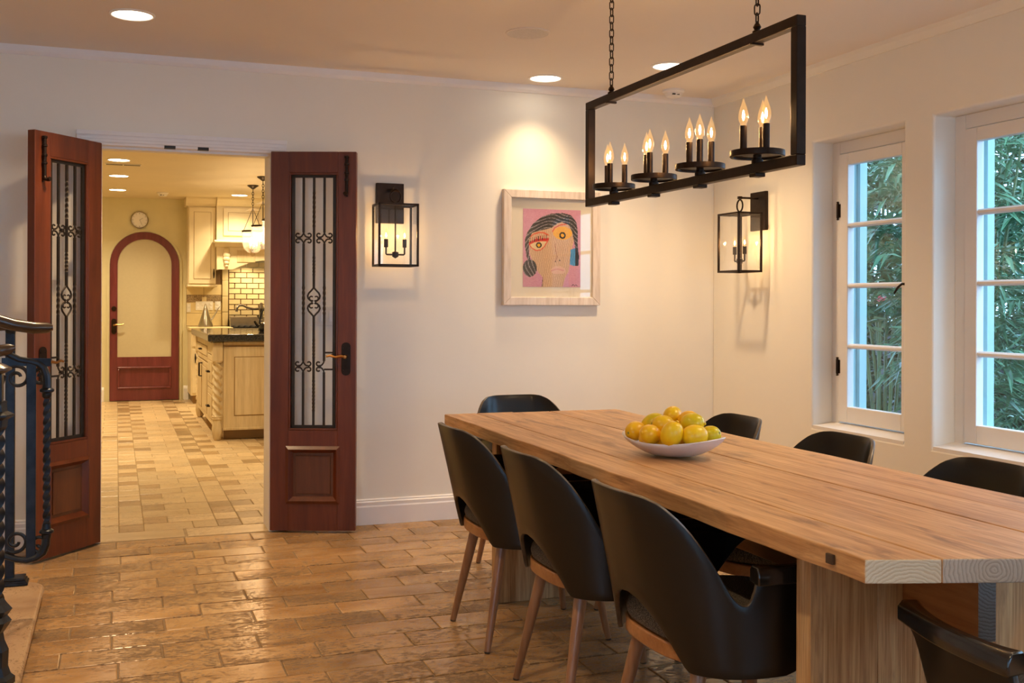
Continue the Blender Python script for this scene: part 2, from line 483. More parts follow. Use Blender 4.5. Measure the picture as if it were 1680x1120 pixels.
# windows in the right wall: (y0, y1)
WZ0, WZ1 = 0.572, 2.104
WIN = [(4.147, 4.857), (2.74, 3.950), (0.6, 1.9)]
WO = W + 0.30
def holed_wall(xa, xb, y0, y1, z0, z1, holes):
    """one welded slab with rectangular openings"""
    ysl = sorted({y0, y1} | {q for h in holes for q in h[:2]}); zsl = sorted({z0, z1} | {q for h in holes for q in h[2:]})
    ny, nz = len(ysl), len(zsl)
    idx = lambda s_, i, j: (s_ * ny + i) * nz + j
    vs = [(x, yy, zz) for x in (xa, xb) for yy in ysl for zz in zsl]
    solid = {(i, j) for i in range(ny - 1) for j in range(nz - 1)
             if not any(h[0] <= (ysl[i] + ysl[i+1]) / 2 <= h[1] and h[2] <= (zsl[j] + zsl[j+1]) / 2 <= h[3] for h in holes)}
    fs = []
    for i, j in solid:
        for s_ in (0, 1): fs.append((idx(s_, i, j), idx(s_, i+1, j), idx(s_, i+1, j+1), idx(s_, i, j+1)))
        for (di, dj, p, q) in ((-1, 0, (i, j), (i, j+1)), (1, 0, (i+1, j), (i+1, j+1)), (0, -1, (i, j), (i+1, j)), (0, 1, (i, j+1), (i+1, j+1))):
            if (i + di, j + dj) not in solid: fs.append((idx(0, *p), idx(0, *q), idx(1, *q), idx(1, *p)))
    return MB().add(vs, fs)
mb = holed_wall(W, WO, YR, D, 0, C, [(a, b, WZ0, WZ1) for a, b in WIN])
S(mb, 'wall_right', M_WALL, 'cream plaster window wall beside the dining table', 'wall', bevel=0.012, seg=3)
# left wall, rear wall (behind the camera, with glazed openings)
S(MB().box(XL - 0.2, XL, YR, YK0, 0, C), 'wall_left', M_WALL, 'plain plaster wall out of frame on the left', 'wall')
RW = [(-2.4, -0.9), (1.5, 3.38)]
mb = MB().box(XL, RW[0][0], YR - 0.2, YR, 0, C).box(RW[0][1], RW[1][0], YR - 0.2, YR, 0, C).box(RW[1][1], WO, YR - 0.2, YR, 0, C)
for a, b in RW: mb.box(a, b, YR - 0.2, YR, 0, 0.25).box(a, b, YR - 0.2, YR, 2.15, C)
S(mb, 'wall_rear', M_WALL, 'plaster wall with garden windows behind the viewer', 'wall')
S(MB().box(XL - 0.2, WO, YR - 0.2, YK0, C, C + 0.15), 'ceiling', M_CEIL, 'pale dining room ceiling', 'ceiling')
# trims
mb = MB().prism([(D, C), (D, C - 0.045), (D - 0.012, C - 0.045), (D - 0.024, C - 0.03), (D - 0.026, C)], XL, W, lambda a, b, c: (c, a, b))
S(mb, 'trim_1', M_TRIM, 'slim white crown strip along the back wall', 'trim')
mb = MB().prism([(W, C), (W, C - 0.05), (W - 0.012, C - 0.05), (W - 0.03, C - 0.02), (W - 0.035, C)], YR, D - 0.026, lambda a, b, c: (a, c, b))
S(mb, 'trim_2', M_WALL, 'plaster cove strip above the windows', 'trim')
# baseboards
def basebd(x0, x1, nm, lab):
    pr = [(D, 0), (D - 0.022, 0), (D - 0.022, 0.098), (D - 0.018, 0.106), (D - 0.018, 0.124), (D - 0.012, 0.130), (D - 0.012, 0.136), (D, 0.142)]
    S(MB().prism(pr, x0, x1, lambda a, b, c: (c, a, b)), nm, M_TRIM, lab, 'baseboard')
basebd(0.875, W, 'baseboard_back', 'white moulded baseboard right of the doorway')
basebd(XL, -0.2, 'baseboard_left', 'white moulded baseboard left of the doorway')
pr = [(W, 0), (W - 0.022, 0), (W - 0.022, 0.1), (W - 0.016, 0.115), (W - 0.012, 0.136), (W, 0.142)]
S(MB().prism(pr, YR, D - 0.022, lambda a, b, c: (a, c, b)), 'baseboard_right', M_TRIM, 'white baseboard under the windows', 'baseboard')
# doorway casing + jamb lining
cas = thing('trim_3', ((DX0 + DX1) / 2, D, 0), 'white moulded casing around the double doorway', 'door casing', kind='structure')
def casing(x0, x1, z0, z1, nm):
    MB().box(x0, x1, D - 0.018, D, z0, z1).obj(nm, M_TRIM, cas, bevel=0.004)
casing(-0.192, 0.865, DZ, 2.108, 'head_casing')
MB().box(-0.192, 0.865, D - 0.027, D - 0.018, 2.085, 2.108).obj('head_moulding', M_TRIM, cas, bevel=0.003)
MB().box(-0.172, 0.845, D - 0.023, D - 0.018, 2.066, 2.074).obj('head_bead', M_TRIM, cas, bevel=0.002)
casing(-0.192, DX0 - 0.0, 0, DZ, 'side_casing'); casing(DX1, 0.865, 0, DZ, 'side_casing')
MB().box(DX0, DX0 + 0.012, D - 0.01, YK0 + 0.02, 0, DZ).obj('jamb', M_TRIM, cas)
MB().box(DX1 - 0.012, DX1, D - 0.01, YK0 + 0.02, 0, DZ).obj('jamb', M_TRIM, cas)
MB().box(DX0 + .012, DX1 - .012, D - 0.01, YK0 + 0.02, DZ - 0.012, DZ).obj('head_jamb', M_TRIM, cas)
MB().box(DX0 + .012, DX1 - .012, D + 0.045, D + 0.075, DZ - 0.024, DZ - 0.012).obj('door_stop', M_TRIM, cas)
for xc in (0.262, 0.430):
    MB().box(xc - 0.028, xc + 0.028, D - 0.0115, D + 0.02, DZ - 0.0145, DZ + 0.006).obj('strike_plate', M_BLACKP, cas)
for xc in (0.30, 0.392):
    MB().box(xc - 0.026, xc + 0.026, D + 0.10, D + 0.118, DZ - 0.0150, DZ - 0.010).obj('catch_plate', M_BLACKP, cas)

# ------------------------------------------------------------------ floors
def tile_mesh(w, d, name, mat, h=0.016, ch=0.003):
    """chamfered flat tile, top at z=0"""
    x, y = w / 2, d / 2
    vs = [(-x,-y,-h),(x,-y,-h),(x,y,-h),(-x,y,-h),(-x,-y,-ch*.5),(x,-y,-ch*.5),(x,y,-ch*.5),(-x,y,-ch*.5)]
    xi, yi = x - ch, y - ch
    vs += [(-xi,-yi,0),(xi,-yi,0),(xi,yi,0),(-xi,yi,0)]
    fs = [(0,3,2,1),(8,9,10,11)]
    for a, b in ((0, 4), (4, 8)):
        for i in range(4):
            j = (i + 1) % 4
            fs.append((a+i, a+j, b+j, b+i))
    me = bpy.data.meshes.new(name); me.from_pydata(vs, [], fs); me.update(); me.materials.append(mat)
    return me, vs, fs

CT, ST = math.cos(math.radians(20.2685)), math.sin(math.radians(20.2685))
def project(x, y, z):
    dz = x * ST + y * CT; r = x * CT - y * ST
    if dz < 0.05: return None
    return 840 + 1759.6 * r / dz, 495.4 - 1759.6 * (z - CAMH) / dz, dz

def lay(floor, specs, limit, stuffmat):
    """specs: (cx, cy, w, d, material key). The ones that show largest become parts, the rest one stuff mesh."""
    cache = {}
    scored = []
    for sp in specs:
        q = project(sp[0], sp[1], 0)
        vis = q is not None and -60 < q[0] < 1740 and 380 < q[1] < 1180
        a = sp[2] * sp[3] / q[2] ** 3 if vis else 0
        if 'hide' in sp[5:]: a *= 0.01
        scored.append((a, sp))
    scored.sort(key=lambda t: -t[0])
    rest = {}
    for i, (a, sp) in enumerate(scored):
        cx, cy, w, d, mat = sp[:5]
        key = (round(w, 4), round(d, 4), mat.name)
        if key not in cache: cache[key] = tile_mesh(w, d, 'tile', mat)
        me, vs, fs = cache[key]
        if i < limit and a > 0:
            o = bpy.data.objects.new('tile', me); COL.objects.link(o); o.parent = floor
            o.location = Vector((cx, cy, R.uniform(-0.0012, 0.0012))) - WP[floor]
        else:
            rest.setdefault(mat.name, (mat, MB()))[1].add([(cx + x, cy + y, z) for x, y, z in vs], fs)
    for mat, mb in rest.values():
        mb.obj('tile_field', mat, floor, kind='stuff')

fl = S(MB().box(XL - 0.2, WO, YR - 0.2, D + 0.002, -0.12, -0.004), 'floor', M_GROUT, 'honey coloured travertine brick dining floor', 'floor')
specs = []
BW, BD, G = 0.335, 0.1625, 0.006
row = 0
y = D - 0.02
while y > -1.0:
    x = XL + (BW / 2 if row % 2 else 0) + R.uniform(-0.03, 0.03)
    while x < W:
        w = BW - G
        cx = x + BW / 2
        x0, x1 = max(x, XL), min(x + BW, W - 0.001)
        if x1 - x0 > 0.03:
            cy = y - BD / 2
            q = project((x0 + x1) / 2, cy, 0)
            hid = (1.6 < (x0 + x1) / 2 and cy < 3.3) or (cy < 5.05 and (x0 + x1) / 2 < -0.3)
            specs.append(((x0 + x1) / 2, cy, x1 - x0 - G, BD - G, M_BRICK) + (('hide',) if hid else ()))
        x += BW
    y -= BD; row += 1
lay(fl, specs, 300, M_BRICK)

fk = S(MB().box(KX0 - 0.2, KX1 + 0.2, D + 0.002, KY + 0.2, -0.12, -0.004), 'floor_kitchen', M_KGROUT, 'pale travertine kitchen floor with brown accent tiles', 'floor')
specs = [((DX0 + DX1) / 2 - 0.22, D + 0.115, 0.425, 0.205, M_KLIGHT), ((DX0 + DX1) / 2 + 0.22, D + 0.115, 0.425, 0.205, M_KLIGHT)]
PX, RD = 0.517, 0.192
y = YK0 + 0.025; row = 0
while y < KY:
    d = min(RD, KY - y)
    nx = math.floor((KX0 - 0.148) / PX)
    x = 0.148 + nx * PX
    while x < KX1:
        a = PX / 4
        seq = [(0, a, 1), (a, 3 * a, 0), (3 * a, PX, 0)] if row % 2 == 1 else [(0, 2 * a, 0), (2 * a, 3 * a, 0), (3 * a, PX, 1)]
        for u0, u1, dk in seq:
            xa, xb = x + u0, x + u1
            if xa < KX0 or xb > KX1 + 0.1: continue
            if dk and R.random() < 0.22: dk = 0
            elif not dk and u1 - u0 < 1.5 * a and R.random() < 0.12: dk = 1
            specs.append(((xa + xb) / 2, y + d / 2, xb - xa - 0.005, d - 0.005, M_KDARK if dk else M_KLIGHT)
                         + (('hide',) if ((xa > 0.9 and y > 9.7) or xb < -0.25 or xa > 1.1 + (y - 6) * 0.03) else ()))
        x += PX
    y += RD; row += 1
lay(fk, specs, 300, M_KLIGHT)

# ------------------------------------------------------------------ kitchen shell
S(MB().box(KX0, KX1, KY, KY + 0.2, 0, C), 'wall_kitchen_back', M_KWALL, 'pale yellow kitchen end wall', 'wall')
S(MB().box(KX0 - 0.2, KX0, YK0, KY + 0.2, 0, C), 'wall_kitchen_left', M_KWALL, 'yellow kitchen side wall on the left', 'wall')
S(MB().box(KX1, KX1 + 0.2, YK0, KY + 0.2, 0, C), 'wall_kitchen_right', M_KWALL, 'yellow kitchen side wall on the right', 'wall')
S(MB().box(KX0 - 0.2, KX1 + 0.2, YK0, KY + 0.2, C, C + 0.15), 'ceiling_kitchen', M_KCEIL, 'warm cream kitchen ceiling', 'ceiling')
S(MB().box(KX0, KX1, YK0 + 0.001, YK0 + 0.012, DZ + 0.02, C), 'wall_kitchen_front', M_KWALL, 'kitchen side of the doorway wall', 'wall')
for x0, x1, nm in ((KX0, -0.135, 'left'), (0.80, 0.86, 'right')):
    MB().prism([(KY, 0), (KY - .02, 0), (KY - .02, .14), (KY - .012, .16), (KY, .175)], x0, x1, lambda a, b, c: (c, a, b)).obj(
        'baseboard_kitchen_' + nm, M_TRIM, kind='structure', label='white kitchen baseboard %s of the arched door' % nm, cat='baseboard')

# ------------------------------------------------------------------ downlights and other ceiling fittings
def downlight(x, y, z, lab, power, lens, color, r=0.085, grp='ceiling downlights', size=128):
    t = thing('ceiling_downlight', (x, y, z), lab, 'downlight', grp)
    MB().lathe([(r, 0), (r + 0.014, 0.0), (r + 0.014, -0.004), (r + 0.004, -0.007), (r, -0.004)], (x, y, z), 32, ring=True).obj('trim_ring', M_WHITE, t, smooth=True)
    MB().lathe([(0.001, -0.0015), (r, -0.0015), (r, -0.003), (0.001, -0.0035)], (x, y, z), 28).obj('lens', lens, t, smooth=True)
    lamp_light('lamp', 'SPOT', (x, y, z - 0.015), power, color, t, spot_size=math.radians(size), spot_blend=1.0, shadow_soft_size=0.06)
    return t
DL = [(0.064, 5.067, 'round recessed downlight above the left door'), (2.286, 5.654, 'recessed downlight close to the back wall above the picture'),
      (2.789, 5.122, 'recessed downlight behind the black chandelier bar')]
for k, (x, y, l) in enumerate(DL): downlight(x, y, C, l, P_DOWN * (1, .42, 1)[k], M_LENS, WARM2, size=(128, 108, 128)[k])
for k, (x, y) in enumerate([(0.064, 2.3), (2.9, 2.6), (-1.9, 3.6), (0.6, 0.0), (2.8, 0.4), (-1.6, 0.4)]):  # unseen downlights added to raise the ambient light in the room
    downlight(x, y, C, 'added unseen recessed downlight, %s' % ('over the near floor', 'over the table side', 'over the stair', 'over the viewer', 'by the near window', 'by the left wall')[k], P_DOWN, M_LENS, WARM2)
KL = [(0.021, 10.326, 'nearest of the three kitchen downlights in a row'), (0.024, 11.635, 'middle of the three kitchen downlights in a row'),
      (0.014, 13.109, 'farthest of the three kitchen downlights in a row'), (1.389, 13.227, 'kitchen downlight in front of the range hood')]
for x, y, l in KL: downlight(x, y, C, l, P_KIT, M_KLENS, KITC, 0.09, 'kitchen ceiling downlights', 135)
for x, y, l in ((0.02, 8.6, 'extra unseen kitchen downlight above the doorway head'), (1.5, 8.2, 'extra unseen kitchen downlight right of the doorway'), (2.5, 10.5, 'extra unseen kitchen downlight beyond the island')):  # extra unseen lamps besides the four kitchen downlights in view
    downlight(x, y, C, l, P_KIT, M_KLENS, KITC, 0.09, 'kitchen ceiling downlights', 135)

t = thing('ceiling_speaker', (1.825, 4.737, C), 'round flush ceiling speaker with a fine grey grille', 'speaker')
MB().lathe([(0.098, 0), (0.106, 0), (0.106, -0.004), (0.098, -0.006)], (1.825, 4.737, C), 36, ring=True).obj('rim', M_CEIL, t, smooth=True)
MB().lathe([(0.001, -0.002), (0.098, -0.002), (0.098, -0.005), (0.001, -0.006)], (1.825, 4.737, C), 36).obj('grille', plain('speaker_grille', (0.66, 0.62, 0.58), 0.7, var=0.15, scale=300), t, smooth=True)

def detector(x, y, z, lab, nm='smoke_detector'):
    t = thing(nm, (x, y, z), lab, 'detector')
    MB().lathe([(0.001, 0), (0.066, 0), (0.066, -0.012), (0.055, -0.018), (0.046, -0.04), (0.038, -0.044), (0.001, -0.045)], (x, y, z), 28).obj('housing', M_WHITE, t, smooth=True)
    for k in (-0.6, 0.25):
        MB().box(x - 0.012 + k * 0.03, x + 0.006 + k * 0.03, y - 0.049, y - 0.040, z - 0.036, z - 0.028).obj('vent_slot', M_BLACKP, t)
detector(3.133, 5.701, C, 'white smoke detector near the far ceiling corner')
detector(0.513, 13.275, C, 'small white detector on the kitchen ceiling')
t = thing('ceiling_vent', (0.06, 10.64, C), 'white slotted air vent in the kitchen ceiling', 'vent')
MB().box(-0.10, 0.22, 10.60, 10.69, C - 0.008, C).obj('vent_frame', M_WHITE, t, bevel=0.003)
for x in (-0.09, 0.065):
    MB().box(x, x + 0.145, 10.617, 10.673, C - 0.010, C - 0.007).obj('vent_slot_shade', plain('vent_shadow', (0.12, 0.10, 0.08), 0.7), t)  # dark plates painted as the shade inside the vent slots

# ------------------------------------------------------------------ french doors with iron grilles
def spiral(c, r0, r1, a0, a1, n=14):
    return [(c[0] + (r0 + (r1 - r0) * i / n) * math.cos(a0 + (a1 - a0) * i / n),
             c[1] + (r0 + (r1 - r0) * i / n) * math.sin(a0 + (a1 - a0) * i / n)) for i in range(n + 1)]

def french_door(name, loc, ang, f, label):
    """f = +1/-1: side of the leaf (local y) that faces the dining room viewer"""
    t = thing(name, loc, label, 'door', kind='structure'); t.rotation_euler = (0, 0, ang); WP[t] = Vector((0, 0, 0))
    LW, LH, TH = 0.458, 2.042, 0.044
    st = 0.098
    y0, y1 = -TH / 2, TH / 2
    zb = 0.012
    def part(mb, nm, mat, p=t, **kw): return mb.obj(nm, mat, p, **kw)
    part(MB().box(0, st, y0, y1, zb, LH), 'stile', M_MAHOG, bevel=0.003)
    part(MB().box(LW - st, LW, y0, y1, zb, LH), 'stile', M_MAHOG, bevel=0.003)
    part(MB().box(st, LW - st, y0 + .001, y1 - .001, 1.930, LH), 'top_rail', M_MAHOG)
    part(MB().box(st, LW - st, y0 + .001, y1 - .001, 0.455, 0.548), 'lock_rail', M_MAHOG)
    part(MB().box(st, LW - st, y0 + .001, y1 - .001, zb, 0.165), 'bottom_rail', M_MAHOG)
    part(MB().box(st - .005, LW - st + .005, -0.008, 0.008, 0.160, 0.460), 'panel', M_MAHOGP)
    # raised panel field and bolection moulding, both faces
    for s in (1, -1):
        def ring(x0, x1, z0, z1, w, h0, h1, mat, nm):
            mb = MB()
            o = [(x0, z0), (x1, z0), (x1, z1), (x0, z1)]
            i = [(x0 + w, z0 + w), (x1 - w, z0 + w), (x1 - w, z1 - w), (x0 + w, z1 - w)]
            m_ = [((a[0] * .55 + b[0] * .45), (a[1] * .55 + b[1] * .45)) for a, b in zip(o, i)]
            vs = [(a, s * h0, b) for a, b in o] + [(a, s * h1, b) for a, b in m_] + [(a, s * 0.008, b) for a, b in i]
            fs = []
            for k in range(2):
                for q in range(4):
                    fs.append((k*4+q, k*4+(q+1) % 4, (k+1)*4+(q+1) % 4, (k+1)*4+q))
            mb.add(vs, fs)
            part(mb, nm, mat)
        ring(0.083, LW - 0.083, 0.155, 0.465, 0.038, 0.022, 0.034, M_MAHOG, 'panel_moulding')
        part(MB().box(0.135, LW - 0.135, min(s*.008, s*.013), max(s*.008, s*.013), 0.207, 0.413), 'raised_field', M_MAHOGP, bevel=0.003)
        mb = MB()   # slim bead round the glass
        for a in ((st, LW - st, 1.918, 1.930), (st, LW - st, 0.548, 0.560), (st, st + .010, .560, 1.918), (LW - st - .010, LW - st, .560, 1.918)):
            mb.box(a[0], a[1], min(s*.010, s*.020), max(s*.010, s*.020), a[2], a[3])
        part(mb, 'glazing_bead', M_MAHOG, bevel=0.003)
    gx0, gx1, gz0, gz1 = st, LW - st, 0.548, 1.930
    part(MB().box(gx0 + .002, gx1 - .002, -f * .006 - .002, -f * .006 + .002, gz0, gz1), 'glass_pane', M_GLASS)
    # wrought iron grille in front of the pane
    gy = f * 0.004
    w = 0.016
    a0, a1 = gx0 + .013, gx1 - .013
    fr = MB()
    fr.box(a0, a0 + w, gy - .005, gy + .005, gz0 + .012, gz1 - .012)
    fr.box(a1 - w, a1, gy - .005, gy + .005, gz0 + .012, gz1 - .012)
    fr.box(a0, a1, gy - .005, gy + .005, gz0 + .012, gz0 + .028)
    fr.box(a0, a1, gy - .005, gy + .005, gz1 - .026, gz1 - .012)
    g = part(fr, 'grille', M_GRILL)
    cx = LW / 2
    bs = (cx - 0.056, cx + 0.056)
    zt, zm, zl, zcm = gz1 - .02, 1.580, 0.890, 1.236
    def bar(x, za, zb_, tw=0.0, wd=0.0125):
        mb = MB()
        if tw: mb.twistbar((x, gy, za), (x, gy, zb_), wd * 0.92, tw * .45, 48)
        else: mb.bar((x, gy, za), (x, gy, zb_), wd, 0.009)
        mb.obj('twisted_bar' if tw else 'bar', M_GRILL, g)
    for x in bs:
        bar(x, zm + .03, zt); bar(x, zcm + .085, zm - .03)
        bar(x, zcm - .065, zcm + .085, 3); bar(x, zl + .03, zcm - .065); bar(x, gz0 + .02, zl - .03)
    bar(cx, zt - .085, zt); bar(cx, zm + .06, zt - .085, 4); bar(cx, zm - .10, zm + .06)
    bar(cx, zm - .20, zm - .10, 3); bar(cx, zcm + .075, zm - .20)
    bar(cx, zcm - .20, zcm - .075); bar(cx, zcm - .30, zcm - .20, 3); bar(cx, zl - .06, zcm - .30); bar(cx, zl - .24, zl - .06, 5); bar(cx, gz0 + .02, zl - .24)
    # scroll crosses
    for zc in (zm, zl):
        for x in bs:
            if zc == zl and x > cx: sides = (-1,)
            else: sides = (-1, 1)
            mb = MB()
            for sx in sides:
                for sz in (-1, 1):
                    p2 = [(0, .034), (.002, .022), (.010, .010), (.020, .004)] + spiral((.030, .016), .013, .008, -2.3, 2.6, 12)
                    mb.tube([(x + sx * a, gy, zc + sz * b) for a, b in p2], 0.0042, 6)
            mb.lathe([(0.001, -.009), (.009, -.009), (.009, .009), (.001, .009)], (x + sides[0] * .024, gy, zc), 8, 'y')
            mb.obj('scroll_cross', M_GRILL, g, smooth=True)
    # central heart motif
    for sz in (-1, 1):
        mb = MB()
        for sx in (-1, 1):
            p2 = [(0, .078), (.012, .064), (.027, .048), (.033, .034), (.030, .020), (.020, .010), (.006, .002)]
            mb.tube([(cx + sx * a, gy, zcm + sz * b) for a, b in p2], 0.0048, 6)
            p3 = [(.004, .004)] + spiral((.012, .022), .014, .008, -1.9, 2.4, 10)
            mb.tube([(cx + sx * a, gy, zcm + sz * b) for a, b in p3], 0.0038, 6)
        mb.obj('heart_scroll', M_GRILL, g, smooth=True)
    # little bracket beside the lever
    for z in (0.875, 0.965):
        MB().bar((bs[1], gy, z), (a1, gy, z), 0.010, 0.009).obj('bracket_bar', M_GRILL, g)
    # handle plates and levers
    hx = LW - 0.052
    for s in (f, -f):
        ys = s * TH / 2
        po = []
        for i in range(9): po.append((hx + .024 * math.cos(PI * i / 8), 1.0 + .022 * math.sin(PI * i / 8)))
        for i in range(9): po.append((hx - .024 * math.cos(PI * i / 8), 0.866 - .022 * math.sin(PI * i / 8)))
        hp = MB().prism(po, ys, ys + s * .006, lambda a, b, c: (a, c, b)).obj('handle_plate', M_IRON, t, bevel=0.002)
        for dx in (-.015, .015):
            for z in (.872, .992):
                MB().lathe([(.0005, 0), (.003, 0), (.003, s * .003), (.0005, s * .004)], (hx + dx, ys + s * .006, z), 8, 'y').obj('screw', M_IRON, hp)
        mb = MB().lathe([(.008, 0), (.011, s * .004), (.008, s * .016), (.009, s * .036), (.004, s * .040)], (hx, ys + s * .006, .945), 12, 'y')
        mb.tube([(hx, ys + s * .036, .945), (hx - .02, ys + s * .037, .950), (hx - .05, ys + s * .037, .944), (hx - .08, ys + s * .036, .952), (hx - .10, ys + s * .034, .947)],
                [.008, .0075, .0065, .0065, .005], 8)
        mb.obj('lever', M_BRASS, t, smooth=True)
    # surface bolt near the top of the meeting stile
    bx = LW - 0.050
    yb = f * TH / 2
    mb = MB().tube([(bx, yb + f * .012, 1.825), (bx, yb + f * .012, 2.018)], .0085, 10)
    for z in (2.012, 1.972, 1.927, 1.89):
        mb.lathe([(.008, -.007), (.013, -.004), (.013, .004), (.008, .007)], (bx, yb + f * .012, z), 12)
    mb.box(bx - .006, bx + .006, min(yb, yb + f * .006), max(yb, yb + f * .006), 1.80, 2.018)
    mb.obj('surface_bolt', M_IRON, t, smooth=True)
    MB().tube([(bx, yb + f * .012, 1.825), (bx, yb + f * .016, 1.815), (bx - .004, yb + f * .028, 1.811), (bx - .004, yb + f * .040, 1.815)], [.009, .010, .009, .011], 10).obj('bolt_knob', M_IRON, t, smooth=True)
    return t
french_door('door_1', (DX0 - 0.004, D - 0.026, 0.0), math.atan2(-0.33, -0.269), +1, 'mahogany french door leaf swung open left of the doorway')
french_door('door_2', (DX1 - 0.006, D - 0.026, 0.0), math.atan2(-0.155, 0.415), -1, 'mahogany french door leaf folded back right of the doorway')

# ------------------------------------------------------------------ windows in the right wall
def window(name, y0, y1, label, leaves):
    t = thing(name, (W + 0.14, (y0 + y1) / 2, WZ0), label, 'window', kind='structure')
    xf0, xf1 = W + 0.125, W + 0.20
    fw = 0.065
    z0, z1 = WZ0, WZ1
    for a, b, c, d, nm in ((y0, y0 + fw, z0, z1, 'jamb_frame'), (y1 - fw, y1, z0, z1, 'jamb_frame'), (y0 + fw, y1 - fw, z0, z0 + .03, 'sill_frame'), (y0 + fw, y1 - fw, z1 - fw, z1, 'head_frame')):
        MB().box(xf0, xf1, a, b, c, d).obj(nm, M_WFRAME, t, bevel=0.004)
    # sloping sill board and exterior reveal boards
    MB().prism([(W + .002, z0 - .03), (W + .002, z0 + .012), (xf0, z0 + .026), (xf0, z0 - .03)], y0 + .001, y1 - .001, lambda a, b, c: (a, c, b)).obj('sill', M_WFRAME, t)
    for a, b in ((y0, y0 + .03), (y1 - .03, y1)):
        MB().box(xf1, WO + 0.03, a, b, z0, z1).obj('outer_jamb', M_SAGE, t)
    for a, b in ((y0 + .03, y0 + .055), (y1 - .055, y1 - .03)):
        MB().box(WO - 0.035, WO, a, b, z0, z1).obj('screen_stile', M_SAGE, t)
    ya, yb = y0 + fw + .006, y1 - fw - .006
    wl = (yb - ya) / leaves
    for k in range(leaves):
        s0, s1 = ya + k * wl + .002, ya + (k + 1) * wl - .002
        sw = 0.074
        g0, g1, h0, h1 = s0 + sw, s1 - sw, z0 + .036 + .085, z1 - fw - .004 - .062
        mb = MB()
        sx0, sx1 = W + 0.112, W + 0.155
        so = MB().box(sx0, sx1, s0, s0 + sw, z0 + .036, z1 - fw - .004).box(sx0, sx1, s1 - sw, s1, z0 + .036, z1 - fw - .004)
        so.box(sx0, sx1, s0 + sw, s1 - sw, z0 + .036, h0).box(sx0, sx1, s0 + sw, s1 - sw, h1, z1 - fw - .004)
        sash = so.obj('sash', M_WFRAME, t, bevel=0.004)
        n = 4
        for i in range(1, n):
            z = h0 + (h1 - h0) * i / n
            MB().prism([(sx0 + .004, z - .005), (sx0 + .004, z + .005), (sx0 + .014, z + .013), (sx1 - .004, z + .013), (sx1 - .004, z - .013), (sx0 + .014, z - .013)], g0, g1, lambda a, b, c: (a, c, b)).obj('glazing_bar', M_WFRAME, sash)
        for i in range(n):
            za, zb = h0 + (h1 - h0) * i / n + (.013 if i else 0), h0 + (h1 - h0) * (i + 1) / n - (.013 if i < n - 1 else 0)
            MB().box(sx1 - .014, sx1 - .010, g0 - .004, g1 + .004, za - .003, zb + .003).obj('pane', M_GLASS, sash)
        hs = s1 if k == leaves - 1 else s0
        for z in ((z0 + .33, z1 - .37) if leaves == 1 else ()):
            mb = MB().lathe([(.004, -.05), (.008, -.046), (.005, -.042), (.0075, -.036), (.0075, .036), (.005, .042), (.008, .046), (.004, .05)], (sx0 - .005, hs + .002, z), 10)
            mb.box(sx0 - .003, sx0 + .001, hs - .016, hs + .014, z - .036, z + .036)
            mb.obj('hinge', M_IRON, t, smooth=True)
        lk = s0 + .035 if k == leaves - 1 else s1 - .035
        mb = MB().box(sx0 - .004, sx0, lk - .010, lk + .010, 1.26, 1.36).tube([(sx0 - .004, lk, 1.335), (sx0 - .03, lk, 1.335), (sx0 - .034, lk + .022, 1.32), (sx0 - .034, lk + .05, 1.29)], [.007, .006, .006, .005], 8)
        mb.obj('latch', M_IRON, sash, smooth=True)
    return t
window('window_1', *WIN[0], 'narrow white casement window with four panes nearest the corner', 1)
window('window_2', *WIN[1], 'wide white casement window at the right edge above the dining chairs', 2)
window('window_3', *WIN[2], 'white casement window beyond the right edge of the view', 2)
def rear_window(name, x0, x1, lab):
    t = thing(name, ((x0 + x1) / 2, YR - .1, .25), lab, 'window', kind='structure')
    yy0, yy1 = YR - .13, YR - .08
    for a in ((x0, x0 + .08, .25, 2.15), (x1 - .08, x1, .25, 2.15), (x0 + .08, x1 - .08, .25, .33), (x0 + .08, x1 - .08, 2.07, 2.15)):
        MB().box(a[0], a[1], yy0, yy1, a[2], a[3]).obj('frame', M_WFRAME, t)
    n = 4
    for i in range(1, n):
        x = x0 + (x1 - x0) * i / n
        MB().box(x - .03, x + .03, yy0 + .005, yy1 - .005, .33, 2.07).obj('mullion', M_WFRAME, t)
    for j in range(1, 4):
        z = .33 + 1.74 * j / 4
        MB().box(x0 + .08, x1 - .08, yy0 + .01, yy1 - .01, z - .012, z + .012).obj('glazing_bar', M_WFRAME, t)
    MB().box(x0 + .05, x1 - .05, YR - .107, YR - .103, .28, 2.12).obj('pane', M_GLASS, t)
rear_window('window_4', *RW[0], 'garden window behind the viewer on the left')
rear_window('window_5', *RW[1], 'garden window behind the viewer on the right')

